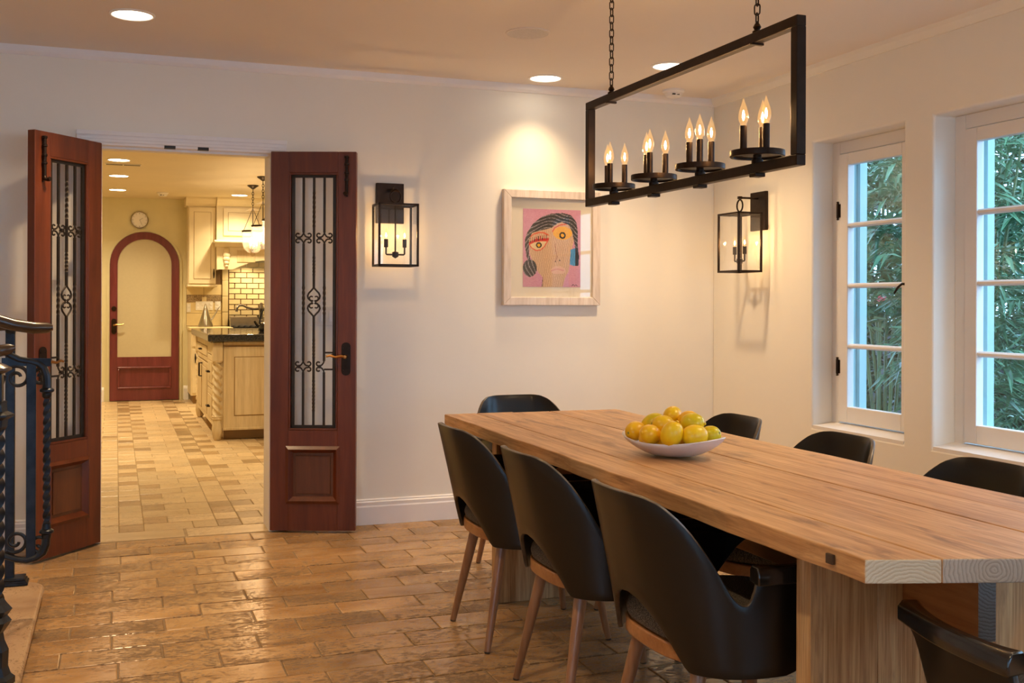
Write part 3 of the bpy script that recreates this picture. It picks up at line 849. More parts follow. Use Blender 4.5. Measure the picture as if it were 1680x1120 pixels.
# ------------------------------------------------------------------ dining table
TZ, TT = 0.750, 0.047
TX = [1.345, 1.489, 1.660, 1.832, 2.002, 2.160]
tb = thing('dining_table', (1.755, 3.05, 0), 'long rustic pine trestle table with thick plank top', 'table')
TC = 1.755
def near_end(x): return 1.557 + 0.325 * abs(x - TC)
for i in range(5):
    xa, xb = TX[i] + .0007, TX[i + 1] - .0007
    pts = [(xa, near_end(xa))]
    if xa < TC < xb: pts.append((TC, near_end(TC)))
    pts.append((xb, near_end(xb)))
    far = 4.49 - 0.03 * (i / 4)
    # long edges are slightly wavy from hand planing
    edge_l, edge_r = [], []
    nseg = 40
    for k in range(1, nseg):
        f_ = k / nseg
        wl = (0.0025 * math.sin(f_ * 23 + 1) + 0.002 * math.sin(f_ * 61)) if i == 0 else 0
        wr = (0.003 * math.sin(f_ * 19) + 0.002 * math.sin(f_ * 47)) if i == 4 else 0
        edge_l.append((xa + wl, near_end(xa) + (far - near_end(xa)) * f_))
        edge_r.append((xb + wr, near_end(xb) + (far - near_end(xb)) * f_))
    poly = pts + edge_r + [(xb, far), (xa, far)] + edge_l[::-1]
    dz = (0, .0008, -.0006, .0006, 0)[i]
    pl = MB().prism(poly, TZ - TT, TZ + dz).obj('top_plank', M_PINE, tb, bevel=0.003)
    # end grain faces on the near end use the pale sawn material
    pl.data.materials.append(M_ENDS[i])
    for pg in pl.data.polygons:
        if pg.normal.y < -0.7: pg.material_index = 1
M_PEG = plain('dark_peg', (0.06, 0.035, 0.02), 0.6)
for y in (1.795,):
    MB().box(1.341, 1.348, y - .011, y + .011, TZ - .032, TZ - .012).obj('peg', M_PEG, tb, bevel=0.001)
for y0, nm in ((2.032, 'near'), (4.158, 'far')):
    xs = [1.47, 1.655, 1.727, 1.777, 1.865, 2.042]
    zz = TZ - TT
    for k, (xa, xb) in enumerate(((1.47, 1.6545), (1.6555, 1.7265), (1.7775, 1.860), (1.861, 2.105))):
        MB().box(xa, xb, y0 + R.uniform(0, .002), y0 + .055, 0.0, zz).obj('leg_plank', M_PINELEG, tb, bevel=0.002)
    MB().box(1.7265, 1.7775, y0 + .002, y0 + .053, 0.0, 0.512).obj('leg_plank', M_PINELEG, tb, bevel=0.002)
    MB().box(1.50, 2.01, y0 - .0, y0 + .055, zz - .0, zz).obj('leg_cap', M_PINELEG, tb) if False else None
bm_ = MB().box(1.727, 1.777, 1.80, 4.40, 0.514, TZ - TT).obj('stretcher_beam', M_BEAM, tb, bevel=0.003)
bm_.data.materials.append(M_ENDG)
for pg in bm_.data.polygons:
    if abs(pg.normal.y) > 0.9: pg.material_index = 1

# ------------------------------------------------------------------ dining chairs
def chair_plan():
    pts = []
    n = 2.6; a, b, xc = 0.235, 0.275, -0.02
    for i in range(61):
        t_ = PI / 2 * i / 60
        pts.append((xc - a * max(math.cos(t_), 0) ** (2 / n), b * max(math.sin(t_), 0) ** (2 / n)))
    p0, p1, p2, p3 = (-.02, .275), (.09, .275), (.155, .255), (.245, .217)
    for i in range(1, 41):
        t_ = i / 40; u = 1 - t_
        pts.append(tuple(u**3*p0[k] + 3*u*u*t_*p1[k] + 3*u*t_*t_*p2[k] + t_**3*p3[k] for k in range(2)))
    s = [0]
    for i in range(1, len(pts)): s.append(s[-1] + math.dist(pts[i], pts[i-1]))
    return np.array(s), np.array(pts)
CS, CP = chair_plan(); SMAX = CS[-1]
def plan_at(s): return np.interp(abs(s), CS, CP[:, 0]), math.copysign(np.interp(abs(s), CS, CP[:, 1]), s if s else 1)
ZT = [(0, .786), (.10, .786), (.14, .782), (.175, .766), (.205, .735), (.23, .700), (.265, .635), (.300, .562), (.316, .543), (.330, .538), (.345, .545), (.353, .570), (.357, .600), (.40, .605), (SMAX, .605)]
ZB = [(0, .522), (.045, .516), (.09, .494), (.13, .455), (.165, .405), (.182, .378), (.19, .370), (.44, .370), (.49, .388), (.56, .455), (.64, .560), (SMAX, .585)]
def smooth_interp(kn, s):
    xs = [k[0] for k in kn]; zs = [k[1] for k in kn]
    return sum(np.interp(max(0, abs(s) + d), xs, zs) * w for d, w in ((-.008, .25), (0, .5), (.008, .25)))
def shell_pt(s, z):
    x, y = plan_at(s)
    wt = 1 - np.clip((abs(s) - .08) / .27, 0, 1); wt = wt * wt * (3 - 2 * wt)
    return (x - 0.235 * (z - .45) * wt, y, z)

def make_chair():
    t = thing('dining_chair', (0, 0, 0))
    half = sorted(set([round(v, 4) for v in list(np.linspace(0, .30, 26)) + list(np.linspace(.30, .37, 22)) + list(np.linspace(.37, SMAX, 16))]))
    ss = [-v for v in half[:0:-1]] + half
    nv = 9; vs = []; fs = []
    for s in ss:
        zt, zb = smooth_interp(ZT, s), smooth_interp(ZB, s)
        for k in range(nv):
            vs.append(shell_pt(s, zb + (zt - zb) * k / (nv - 1)))
    for i in range(len(ss) - 1):
        for k in range(nv - 1):
            a = i * nv + k
            fs.append((a, a + nv, a + nv + 1, a + 1))
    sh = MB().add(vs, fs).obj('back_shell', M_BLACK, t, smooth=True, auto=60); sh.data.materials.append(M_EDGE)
    md = sh.modifiers.new('solid', 'SOLIDIFY'); md.thickness = 0.013; md.offset = 0
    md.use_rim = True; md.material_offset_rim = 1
    bv = sh.modifiers.new('bevel', 'BEVEL'); bv.width = 0.003; bv.segments = 2; bv.limit_method = 'ANGLE'; bv.angle_limit = math.radians(50)
    # armrest caps, wider at both ends
    for sg in (-1, 1):
        vs = []; fs = []; m = 24
        for i in range(m + 1):
            s = .352 + (SMAX + .004 - .352) * i / m
            e = abs(2 * i / m - 1) ** 3
            w = .0165 + .010 * e
            x0, y0 = plan_at(min(s, SMAX) * sg)
            xb, yb = plan_at(max(.34, min(s, SMAX) - .01) * sg); xe, ye = plan_at(min(SMAX, min(s, SMAX) + .01) * sg)
            tx, ty = xe - xb, ye - yb; L = math.hypot(tx, ty) or 1
            nx, ny = -ty / L, tx / L
            x0 += tx / L * (s - min(s, SMAX)); y0 += ty / L * (s - min(s, SMAX))
            zc = .606 + .003 * e
            for (du, dv) in ((-1, -.9), (1, -.9), (1, .4), (.6, 1), (-.6, 1), (-1, .4)):
                vs.append((x0 + nx * w * du, y0 + ny * w * du, zc + .0225 * dv))
        for i in range(m):
            for k in range(6):
                l = (k + 1) % 6
                fs.append((i*6+k, i*6+l, (i+1)*6+l, (i+1)*6+k))
        fs.append(tuple(range(6))); fs.append(tuple(m*6+k for k in range(6)))
        MB().add(vs, fs).obj('armrest', M_ARM, t, bevel=0.004, smooth=True, auto=50)
    def outline(a, b, xc, n=2.7, m=48):
        out = []
        for i in range(m):
            th = 2 * PI * i / m; c, s_ = math.cos(th), math.sin(th)
            out.append((xc + a * math.copysign(abs(c) ** (2 / n), c), b * math.copysign(abs(s_) ** (2 / n), s_)))
        return out
    MB().prism(outline(.245, .252, .012), .382, .420).obj('seat_frame', M_SEATFR, t, bevel=0.004, smooth=True)
    prof = [(.94, .419), (.99, .427), (1.005, .442), (.99, .458), (.945, .472), (.83, .482), (.5, .488), (.02, .489)]
    vs = []; fs = []; m = 48
    for sc_, z in prof:
        vs += [(.012 + (x - .012) * sc_, y * sc_, z) for x, y in outline(.243, .250, .012)]
    for i in range(len(prof) - 1):
        for k in range(m): fs.append((i*m+k, i*m+(k+1) % m, (i+1)*m+(k+1) % m, (i+1)*m+k))
    fs.append(tuple(range(m))); fs.append(tuple((len(prof)-1)*m+k for k in range(m)))
    MB().add(vs, fs).obj('seat_cushion', M_FABRIC, t, smooth=True, auto=60)
    for sx, sy in ((-1, -1), (-1, 1), (1, -1), (1, 1)):
        top = (-.160, sy * .150, .384) if sx < 0 else (.165, sy * .155, .384)
        bot = (-.236, sy * .205, .006) if sx < 0 else (.232, sy * .210, .006)
        tv, bv_ = Vector(top), Vector(bot)
        lg = MB().tube([bv_.lerp(tv, q) for q in (0, .3, .65, .9, 1)], [.0115, .0142, .0178, .0195, .0195], 16).obj('leg', M_CHLEG, t, smooth=True)
        MB().lathe([(.002, 0), (.010, 0), (.0112, .004), (.0112, .0075), (.002, .0075)], (bot[0], bot[1], 0), 12).obj('glide', M_GLIDE, lg, smooth=True)
    return t
chair = make_chair()
CHG = 'black bent-plywood dining chairs around the table'
SPOTS = [(1.470, 3.785, 0.0, 'black curved-back chair on the near long side, farthest from the viewer'),
         (1.474, 3.095, 0.0, 'black curved-back chair on the near long side, middle of three'),
         (1.476, 2.405, 0.0, 'black curved-back chair on the near long side with armrest fully showing, closest of three'),
         (1.825, 4.600, -PI / 2, 'black chair at the far head of the table before the back wall'),
         (2.055, 3.730, PI, 'black chair on the window side farthest from the viewer, behind the lemons'),
         (2.062, 3.075, PI, 'black chair on the window side in front of the narrow window'),
         (2.055, 2.405, PI, 'black chair on the window side at the right edge of the view'),
         (1.752, 1.540, PI / 2, 'black chair at the near table end, only its armrest in view')]
for i, (x, y, rz, lab) in enumerate(SPOTS):
    o = chair if i == 0 else copy_tree(chair)
    o.location = (x, y, 0); o.rotation_euler = (0, 0, rz)
    tag(o, lab, 'chair', CHG)

# ------------------------------------------------------------------ fruit bowl and lemons
BC = Vector((1.668, 3.03, TZ))
BA = math.atan2(-.30, .19)
def bowl():
    n, m = 48, 9
    def ring(f_, th):
        # f_ 0 centre .. 1 rim
        r = f_
        x, y = .172 * r * math.cos(th), .124 * r * math.sin(th)
        z = .004 + .045 * r ** 2.4 + .020 * r ** 3 * math.cos(th) ** 2
        return x, y, z
    vs = []; fs = []
    fr = [0.02, .25, .45, .6, .75, .87, .95, 1.0]
    for f_ in fr: vs += [ring(f_, 2 * PI * k / n) for k in range(n)]
    L = len(fr)
    for f_ in fr[::-1]:
        vs += [(x * (1.0 if f_ < 1 else 1.012), y * (1.0 if f_ < 1 else 1.012), (z - .008 * (1 if f_ < 1 else .3)) if f_ > .46 else max(0, z - .008)) for x, y, z in [ring(f_, 2 * PI * k / n) for k in range(n)]]
    for i in range(2 * L - 1):
        for k in range(n): fs.append((i*n+k, i*n+(k+1) % n, (i+1)*n+(k+1) % n, (i+1)*n+k))
    fs.append(tuple(range(n)))
    fs.append(tuple((2*L-1)*n+k for k in range(n)))
    mb = MB().add(vs, fs)
    mt = Matrix.Translation(BC + Vector((0, 0, .0035))) @ Matrix.Rotation(BA, 4, 'Z')
    mb.xf(lambda q: mt @ q)
    return mb.obj('fruit_bowl', M_BOWL, smooth=True, auto=70, label='shallow oval white bowl heaped with lemons on the table', cat='bowl')
bowl()
def lemon_mat(name, c0, c1):
    m, nt, b = newmat(name)
    v = coords(nt, (1, 1, 1), True)
    f = noise(nt, v, 14, 3)
    r = ramp(nt, [(0.42, c0), (0.62, c1)])
    nt.links.new(f, r.inputs[0]); nt.links.new(r.outputs[0], b.inputs['Base Color'])
    b.inputs['Roughness'].default_value = 0.32
    b.inputs['Subsurface Weight'].default_value = 0.08
    b.inputs['Subsurface Radius'].default_value = (.01, .006, .002)
    bump(nt, b, noise(nt, v, 260, 2), 0.18, 0.001)
    return m
M_LEM = [lemon_mat('lemon_yellow', (0.88, 0.56, 0.008), (0.92, 0.63, 0.015)), lemon_mat('lemon_golden', (0.87, 0.49, 0.006), (0.91, 0.55, 0.010)), lemon_mat('lemon_greenish', (0.68, 0.55, 0.010), (0.89, 0.60, 0.012))]
LEM = [(1.574, 3.108, 0.826, 1, 0, 'golden lemon at the left tip of the bowl'),
       (1.596, 3.051, 0.804, 1, 0, 'lemon tucked low behind the left rim of the bowl'),
       (1.646, 3.121, 0.844, 2, 1, 'green-tinged lemon high at the left of the heap'),
       (1.569, 2.997, 0.828, 1, 0, 'lemon low at the front left of the bowl'),
       (1.644, 3.050, 0.849, 0, 0, 'round yellow lemon stacked left of centre'),
       (1.627, 2.994, 0.800, 1, 0, 'lemon half hidden in the front row, left of centre'),
       (1.705, 3.100, 0.871, 0, 0, 'topmost lemon crowning the heap'),
       (1.612, 2.936, 0.834, 0, 1, 'large upright yellow lemon at the front centre'),
       (1.727, 3.034, 0.859, 1, 1, 'big golden lemon high at the right of the heap'),
       (1.704, 2.969, 0.862, 2, 0, 'greenish yellow lemon resting on the right front'),
       (1.680, 2.914, 0.829, 0, 1, 'plump yellow lemon at the front right with its tip showing'),
       (1.745, 2.935, 0.824, 2, 0, 'greenish lemon at the right tip of the bowl'),
       (1.690, 3.005, 0.810, 1, 0, 'lemon buried in the middle of the heap'),
       (1.754, 3.089, 0.829, 0, 0, 'lemon at the back of the bowl, mostly hidden')]
for i, (x, y, z, mi, big, lab) in enumerate(LEM):
    r = 0.031 if not big else 0.0345
    prof = []
    for k in range(15):
        a = PI * k / 14
        L = r * 1.22
        zz = -math.cos(a) * L
        rr = r * math.sin(a) ** 0.92
        if k in (13,): rr *= 0.72
        prof.append((max(rr, .0008), zz))
    prof += [(.0055, r * 1.27), (.003, r * 1.34), (.0006, r * 1.35)]
    lm = thing('lemon', (x, y, z), lab, 'lemon', 'lemons in the white bowl')
    lm.rotation_euler = (R.uniform(.9, 2.0), R.uniform(-.5, .5), R.uniform(0, 6.28)) if i != 7 else (.35, .2, .4)
    WP[lm] = Vector((0, 0, 0))
    MB().lathe(prof[:-3] + prof[-3:], (0, 0, 0), 22).obj('rind', M_LEM[mi], lm, smooth=True, auto=80)
    MB().lathe([(.0005, -r * 1.235), (.004, -r * 1.235), (.0045, -r * 1.20), (.0005, -r * 1.19)], (0, 0, 0), 8).obj('stem_scar', plain('stem_green_%d' % i, (0.25, 0.24, 0.05), 0.7), lm, smooth=True)

# ------------------------------------------------------------------ chandelier
CHX, CY0, CY1, CZ0, CZ1 = 1.750, 2.468, 3.870, 1.616, 2.026
ch = thing('chandelier', (CHX, (CY0 + CY1) / 2, CZ0), 'long dark iron rectangular chandelier with four clusters of candle bulbs', 'chandelier')
FW = 0.030
frame = MB().box(CHX - FW/2, CHX + FW/2, CY0, CY1, CZ1 - FW, CZ1).obj('top_bar', M_IRON, ch, bevel=0.0025)
MB().box(CHX - FW/2, CHX + FW/2, CY0, CY1, CZ0, CZ0 + FW).obj('bottom_bar', M_IRON, ch, bevel=0.0025)
for y in (CY0, CY1 - FW):
    MB().box(CHX - FW/2, CHX + FW/2, y, y + FW, CZ0 + FW, CZ1 - FW).obj('end_bar', M_IRON, ch, bevel=0.002)
def bulb_parts(parent, x, y, z, rot, r=0.0148, h=0.080, sleeve=0.076, sr=0.0105, light=P_BULB):
    sl = MB().lathe([(sr, 0), (sr, sleeve), (sr * .8, sleeve + .001), (.002, sleeve + .001)], (x, y, z), 14).obj('candle_sleeve', M_IRON, parent, smooth=True)
    zb = z + sleeve + .001
    prof = [(r * .55, 0), (r * .62, .006), (r * .85, h * .14), (r, h * .28), (r * .97, h * .40), (r * .78, h * .58), (r * .5, h * .74), (r * .26, h * .86), (r * .13, h * .95), (.0006, h)]
    MB().lathe(prof, (x, y, zb), 14).obj('bulb', M_BULB, sl, smooth=True, auto=80)
    MB().lathe([(.0012, 0), (.0032, .006), (.004, .014), (.0026, .024), (.0005, .030)], (x, y, zb + h * .18), 8).obj('filament', M_FIL, sl, smooth=True)
    lamp_light('lamp', 'POINT', (x, y, zb + h * .4), light, WARM, parent, shadow_soft_size=0.006)
for ci, y in enumerate((3.640, 3.322, 3.008, 2.682)):
    dz = CZ0 + FW
    tray = MB().lathe([(.001, .026), (.079, .026), (.0795, .022), (.0795, .010), (.078, .008), (.070, .008), (.069, .014), (.001, .014)], (CHX, y, dz + .010), 36).obj('candle_tray', M_IRON, ch, smooth=True)
    MB().lathe([(.001, 0), (.017, 0), (.017, .012), (.012, .014), (.012, .026), (.001, .026)], (CHX, y, dz - .001), 14).obj('tray_collar', M_IRON, ch, smooth=True)
    MB().box(CHX - .017, CHX + .017, y - .017, y + .017, CZ0 - .010, CZ0 + .001).obj('lower_nut', M_IRON, ch, bevel=0.002)
    a0 = (-.30, -.32, -.03, 2.70)[ci]
    for k in range(3):
        a = a0 + 2 * PI * k / 3
        bulb_parts(ch, CHX + .040 * math.cos(a), y + .040 * math.sin(a), dz + .034, a)
# hanging hardware: finial, clip, chain of links, canopy
lk = MB()
n = 18
L, rw = 0.0125, 0.0085
path = []
for i in range(n):
    a = 2 * PI * i / n
    path.append((rw * math.cos(a), 0, rw * math.sin(a) + (L if math.sin(a) >= 0 else -L) * .62))
link_me = lk.tube(path, 0.0022, 6, closed=True).mesh('chain_link')
link_me.materials.append(M_IRON)
link_me.polygons.foreach_set('use_smooth', [True] * len(link_me.polygons))
for y in (3.665, 2.685):
    MB().lathe([(.001, 0), (.014, 0), (.014, .006), (.008, .010), (.012, .018), (.008, .026), (.005, .030), (.0015, .036)], (CHX, y, CZ1 - .001), 14).obj('finial', M_IRON, ch, smooth=True)
    MB().box(CHX - .020, CHX + .020, y - .006, y + .006, CZ1 - FW - .006, CZ1 - FW + .001).obj('clip', M_IRON, ch, bevel=0.001)
    cn = MB().lathe([(.001, 0), (.055, 0), (.055, -.008), (.040, -.022), (.012, -.030), (.001, -.032)], (CHX, y, C), 24).obj('canopy', M_IRON, ch, smooth=True)
    z = CZ1 + .030; k = 0
    while z < C - .030:
        o = bpy.data.objects.new('chain_link', link_me); COL.objects.link(o); o.parent = cn
        o.location = Vector((CHX, y, z + .012)) - WP[cn]; o.rotation_euler = (0, 0, (k % 2) * PI / 2 + 0.6)
        z += 0.0265; k += 1

# ------------------------------------------------------------------ wall lanterns
def sconce(base, rz, label):
    """local frame: wall at y=0, lantern hangs towards -y, x along the wall"""
    t = thing('wall_lantern', base, label, 'wall lantern', 'black box wall lanterns'); t.rotation_euler = (0, 0, rz); WP[t] = Vector((0, 0, 0))
    MB().box(-.079, .079, -.020, 0, .245, .470).obj('back_plate', M_IRON, t, bevel=0.003)
    w, y0, y1, z0, z1 = .1125, -.220, -.060, 0.0, .343
    e = .0115
    fr = MB()
    for x in (-w, w - e):
        for y in (y0, y1 - e): fr.box(x, x + e, y, y + e, z0, z1)
    for z in (z0, z1 - e):
        fr.box(-w, w, y0, y0 + e, z, z + e).box(-w, w, y1 - e, y1, z, z + e)
        fr.box(-w, -w + e, y0, y1, z, z + e).box(w - e, w, y0, y1, z, z + e)
    fr.obj('cage', M_IRON, t, bevel=0.001)
    yc = (y0 + y1) / 2
    MB().box(-w + e, w - e, y0 + e, y1 - e, z1 - .006, z1 - .003).obj('top_cover', M_GLASS, t)
    for a in ((-w + e, w - e, y0 + .004, y0 + .006), (-w + e, w - e, y1 - .006, y1 - .004)):
        MB().box(a[0], a[1], a[2], a[3], z0 + e, z1 - e).obj('pane', M_GLASS, t)
    for x in (-w + .004, w - .006):
        MB().box(x, x + .002, y0 + e, y1 - e, z0 + e, z1 - e).obj('pane', M_GLASS, t)
    # arm, ring, stem, two-light candelabra
    mb = MB().tube([(0, -.020, .432), (0, -.145, .432)], .006, 10).box(-.010, .010, -.150, -.130, .424, .440)
    mb.obj('arm', M_IRON, t, smooth=True)
    MB().tube([(.030 * math.cos(a), yc, .386 + .034 * math.sin(a)) for a in [2 * PI * k / 28 for k in range(28)]], .0048, 8, closed=True).obj('ring', M_IRON, t, smooth=True)
    MB().lathe([(.001, 0), (.013, 0), (.013, .008), (.006, .012), (.001, .012)], (0, yc, z1 - .002), 12).obj('ring_collar', M_IRON, t, smooth=True)
    MB().box(-w, w, yc - .006, yc + .006, z1 - .012, z1 - .001).obj('cross_strap', M_IRON, t)
    st = MB().tube([(0, yc, .060), (0, yc, z1 - .004)], .0045, 8)
    st.lathe([(.001, 0), (.008, .004), (.018, .010), (.018, .034), (.008, .038), (.001, .040)], (0, yc, .045), 12)
    for s in (-1, 1):
        st.tube([(0, yc, .066), (s * .048, yc, .066), (s * .052, yc, .070), (s * .052, yc, .112)], .0048, 8)
    st.obj('candelabra', M_IRON, t, smooth=True)
    for s in (-1, 1):
        x = s * .052
        sl = MB().lathe([(.0105, .105), (.0115, .108), (.0115, .150), (.008, .152), (.001, .152)], (x, yc, 0), 12).obj('socket', M_IRON, t, smooth=True)
        MB().lathe([(.005, 0), (.0075, .006), (.0095, .018), (.0085, .032), (.0045, .048), (.0006, .062)], (x, yc, .152), 12).obj('bulb', M_BULB, sl, smooth=True, auto=80)
        MB().lathe([(.001, 0), (.0042, .005), (.0046, .012), (.0025, .020), (.0005, .026)], (x, yc, .160), 8).obj('filament', M_FLAME, sl, smooth=True)
        lamp_light('lamp', 'POINT', (x, yc, .176), P_SCONCE, WARM, t, shadow_soft_size=0.006)
    return t
sconce((1.4375, D, 1.432), 0.0, 'black glass box lantern on the back wall beside the right door leaf')
sconce((W, 5.357, 1.415), -PI / 2, 'black glass box lantern on the window wall near the corner')

# ------------------------------------------------------------------ framed drawing
PXa, PXb, PZa, PZb = 2.106, 2.722, 1.222, 1.897
pf = thing('framed_picture', ((PXa + PXb) / 2, D, PZa), 'whitewashed wood frame holding a crayon face drawing on pink', 'picture')
fw, fd = .048, .040
def frail(poly, nm): MB().prism(poly, D - fd, D - .002, lambda a, b, c: (a, c, b)).obj(nm, M_FRAME, pf, bevel=0.003)
frail([(PXa, PZa), (PXb, PZa), (PXb - fw, PZa + fw), (PXa + fw, PZa + fw)], 'frame_rail')
frail([(PXa, PZb), (PXb, PZb), (PXb - fw, PZb - fw), (PXa + fw, PZb - fw)], 'frame_rail')
frail([(PXa, PZa), (PXa + fw, PZa + fw), (PXa + fw, PZb - fw), (PXa, PZb)], 'frame_stile')
frail([(PXb, PZa), (PXb - fw, PZa + fw), (PXb - fw, PZb - fw), (PXb, PZb)], 'frame_stile')
MB().box(PXa + fw - .004, PXb - fw + .004, D - .020, D - .014, PZa + fw - .004, PZb - fw + .004).obj('mat_board', M_MAT, pf)
MB().box(PXa + fw - .003, PXb - fw + .003, D - .032, D - .030, PZa + fw - .003, PZb - fw + .003).obj('glass_pane', M_GLASS, pf)

def inpoly(x, y, poly):
    c = False; n = len(poly); j = n - 1
    for i in range(n):
        xi, yi = poly[i]; xj, yj = poly[j]
        if (yi > y) != (yj > y) and x < (xj - xi) * (y - yi) / (yj - yi) + xi: c = not c
        j = i
    return c
def segd(x, y, pts):
    b = 1e9
    for (x0, y0), (x1, y1) in zip(pts, pts[1:]):
        dx, dy = x1 - x0, y1 - y0
        t_ = max(0, min(1, ((x - x0) * dx + (y - y0) * dy) / (dx * dx + dy * dy + 1e-9)))
        b = min(b, math.hypot(x - x0 - t_ * dx, y - y0 - t_ * dy))
    return b
HAIR = [(300, 610), (288, 540), (285, 480), (305, 420), (350, 350), (420, 295), (500, 268), (590, 260), (660, 275), (705, 330), (718, 420), (715, 520), (728, 600), (722, 672), (696, 670), (700, 560), (684, 470), (668, 400), (640, 352), (585, 332), (545, 345), (500, 380), (400, 405), (345, 422), (318, 470), (318, 580), (330, 625), (312, 640)]
FACE = [(318, 470), (335, 425), (400, 404), (500, 380), (545, 344), (585, 330), (640, 350), (672, 400), (684, 470), (664, 560), (652, 650), (640, 720), (612, 770), (592, 842), (420, 842), (432, 770), (392, 725), (352, 650), (325, 590)]
EYE = [(320, 512), (360, 492), (410, 484), (470, 482), (440, 530), (410, 555), (375, 558), (340, 540)]
RN = random.Random(3)
def drawing_color(x, y):
    n = RN.uniform(-1, 1)
    col = [0.79 + .03 * n, 0.56 + .05 * n, 0.64 + .04 * n]
    hatch = math.sin(x * 0.9 + math.sin(y * 0.05) * 3) * .5 + math.sin(x * .37 + y * .08) * .5
    if inpoly(x, y, FACE):
        k = max(0, hatch) * .14 + RN.uniform(0, .06)
        col = [0.84 - k, 0.70 - k, 0.56 - k * .9]
        if 620 < y < 740 and ((x - 555) / 60) ** 2 + ((y - 712) / 34) ** 2 < 1: col = [.84, .68, .58]
        if abs(segd(x, y, [(500, 715), (545, 700), (600, 712)])) < 4: col = [.80, .55, .52]
    if ((x - 590) / 78) ** 2 + ((y - 418) / 52) ** 2 < 1 and inpoly(x, y, FACE): col = [.88 + .03 * n, .66 + .05 * n, .20]
    if inpoly(x, y, EYE): col = [.86, .76, .58]
    if segd(x, y, EYE + [EYE[0]]) < 4: col = [.82, .32, .22]
    if segd(x, y, [(320, 505), (380, 478), (470, 470)]) < 11 - abs(n) * 2: col = [.78, .16, .13]
    for i in range(9):
        xx = 330 + i * 16; yy = 495 - i * 3.5
        if segd(x, y, [(xx, yy), (xx - 4 + i * .8, yy - 32)]) < 3: col = [.62, .10, .10] if i % 2 else [.25, .08, .08]
    if segd(x, y, [(328, 452), (360, 430), (400, 418), (440, 420), (474, 436)]) < 5: col = [.82, .33, .20]
    if segd(x, y, [(508, 408), (530, 375), (570, 355), (625, 346)]) < 5: col = [.80, .36, .22]
    for cx, cy, ra, rb in ((398, 517, 23, 12), (590, 436, 27, 14)):
        d = math.hypot(x - cx, y - cy)
        if d < ra: col = [.13, .10, .04]
        if d < rb: col = [.90, .66, .10]
    if segd(x, y, [(530, 505), (536, 560), (546, 605), (535, 640)]) < 2.5: col = [.62, .42, .32]
    for cx, cy in ((533, 641), (567, 633)):
        if math.hypot(x - cx, y - cy) < 5: col = [.1, .06, .05]
    if inpoly(x, y, HAIR) or ((x - 326) / 56) ** 2 + ((y - 697) / 68) ** 2 < 1:
        st = math.sin(math.hypot(x - 500, y - 640) * .25 + math.sin(x * .035 + y * .02) * 1.6)
        v = .12 + (.50 if st > .62 else 0) * RN.uniform(.3, 1) + RN.uniform(0, .08)
        col = [v * 1.05, v * 1.0, v * 1.02]
    if inpoly(x, y, [(658, 548), (690, 534), (722, 530), (722, 672), (690, 676), (650, 664)]):
        e = min(x - 650, 724 - x)
        col = [.22, .52, .74] if hatch < .3 else [.36, .62, .80]
        if x > 698: col = [.12, .14, .18]
    if segd(x, y, [(668, 832), (680, 820), (690, 834), (700, 822), (715, 832)]) < 2: col = [.25, .15, .2]
    if segd(x, y, [(432, 770), (424, 842)]) < 3: col = [.42, .30, .24]
    return [max(0, min(1, c)) for c in col]
DXa, DXb, DZa, DZb = 2.232, 2.600, 1.330, 1.788
NXg, NZg = 118, 152
vs = [(DXa + (DXb - DXa) * i / NXg, D - .0215, DZb + (DZa - DZb) * j / NZg) for j in range(NZg + 1) for i in range(NXg + 1)]
fs = [(j * (NXg + 1) + i, (j + 1) * (NXg + 1) + i, (j + 1) * (NXg + 1) + i + 1, j * (NXg + 1) + i + 1) for j in range(NZg) for i in range(NXg)]
cols = []
for j in range(NZg):
    for i in range(NXg):
        c = drawing_color(270 + 470 * (i + .5) / NXg, 235 + 607 * (j + .5) / NZg)
        c = [(q / 12.92 if q <= .04045 else ((q + .055) / 1.055) ** 2.4) for q in c]
        cols.append((*c, 1))
m, nt, b = newmat('crayon_drawing')
at = N(nt, 'ShaderNodeVertexColor'); at.layer_name = 'ink'
nt.links.new(at.outputs['Color'], b.inputs['Base Color']); b.inputs['Roughness'].default_value = 0.9
me = bpy.data.meshes.new('drawing'); me.from_pydata(vs, [], fs); me.update()
ca = me.color_attributes.new('ink', 'FLOAT_COLOR', 'CORNER')
arr = np.repeat(np.array(cols, dtype=np.float32), 4, axis=0).ravel()
ca.data.foreach_set('color', arr)
me.materials.append(m)
o = bpy.data.objects.new('drawing', me); COL.objects.link(o); o.parent = pf; o.location = -WP[pf]

# ------------------------------------------------------------------ wall switch behind the right door
t = thing('switch_plate', (1.066, D, 1.11), 'ivory light switch plate behind the right door glass', 'switch plate')
MB().box(.996, 1.137, D - .006, D, 1.108, 1.213).obj('plate', M_PLATE, t, bevel=0.002)
for k in range(3):
    x = 1.020 + k * .046
    MB().box(x - .012, x + .012, D - .010, D - .006, 1.130, 1.190).obj('rocker', M_WHITE, t, bevel=0.001)

# ------------------------------------------------------------------ stone stair tread and iron railing, lower left
SX = -0.277
pts = [(XL + .01, 2.2), (SX, 2.2)] + [(SX, 2.2 + i * .1) for i in range(1, 27)] 
cr = [(SX - .10 + .10 * math.cos(a), 4.86 + .10 * math.sin(a)) for a in [PI / 2 * k / 8 for k in range(9)]]
poly = [(XL + .01, 2.2), (SX, 2.2)] + cr + [(XL + .01, 4.96)]
st = thing('stair_tread', (-1.5, 3.6, 0), 'low limestone stair tread with rounded nosing at lower left', 'stair tread')
MB().prism(poly, .020, .055).obj('tread_slab', M_SLAB, st, bevel=0.016, seg=4)
inner = [(XL + .02, 2.22), (SX - .035, 2.22), (SX - .035, 4.86), (SX - .09, 4.925), (XL + .02, 4.925)]
MB().prism(inner, 0, .020).obj('plinth', M_GROUT, st)

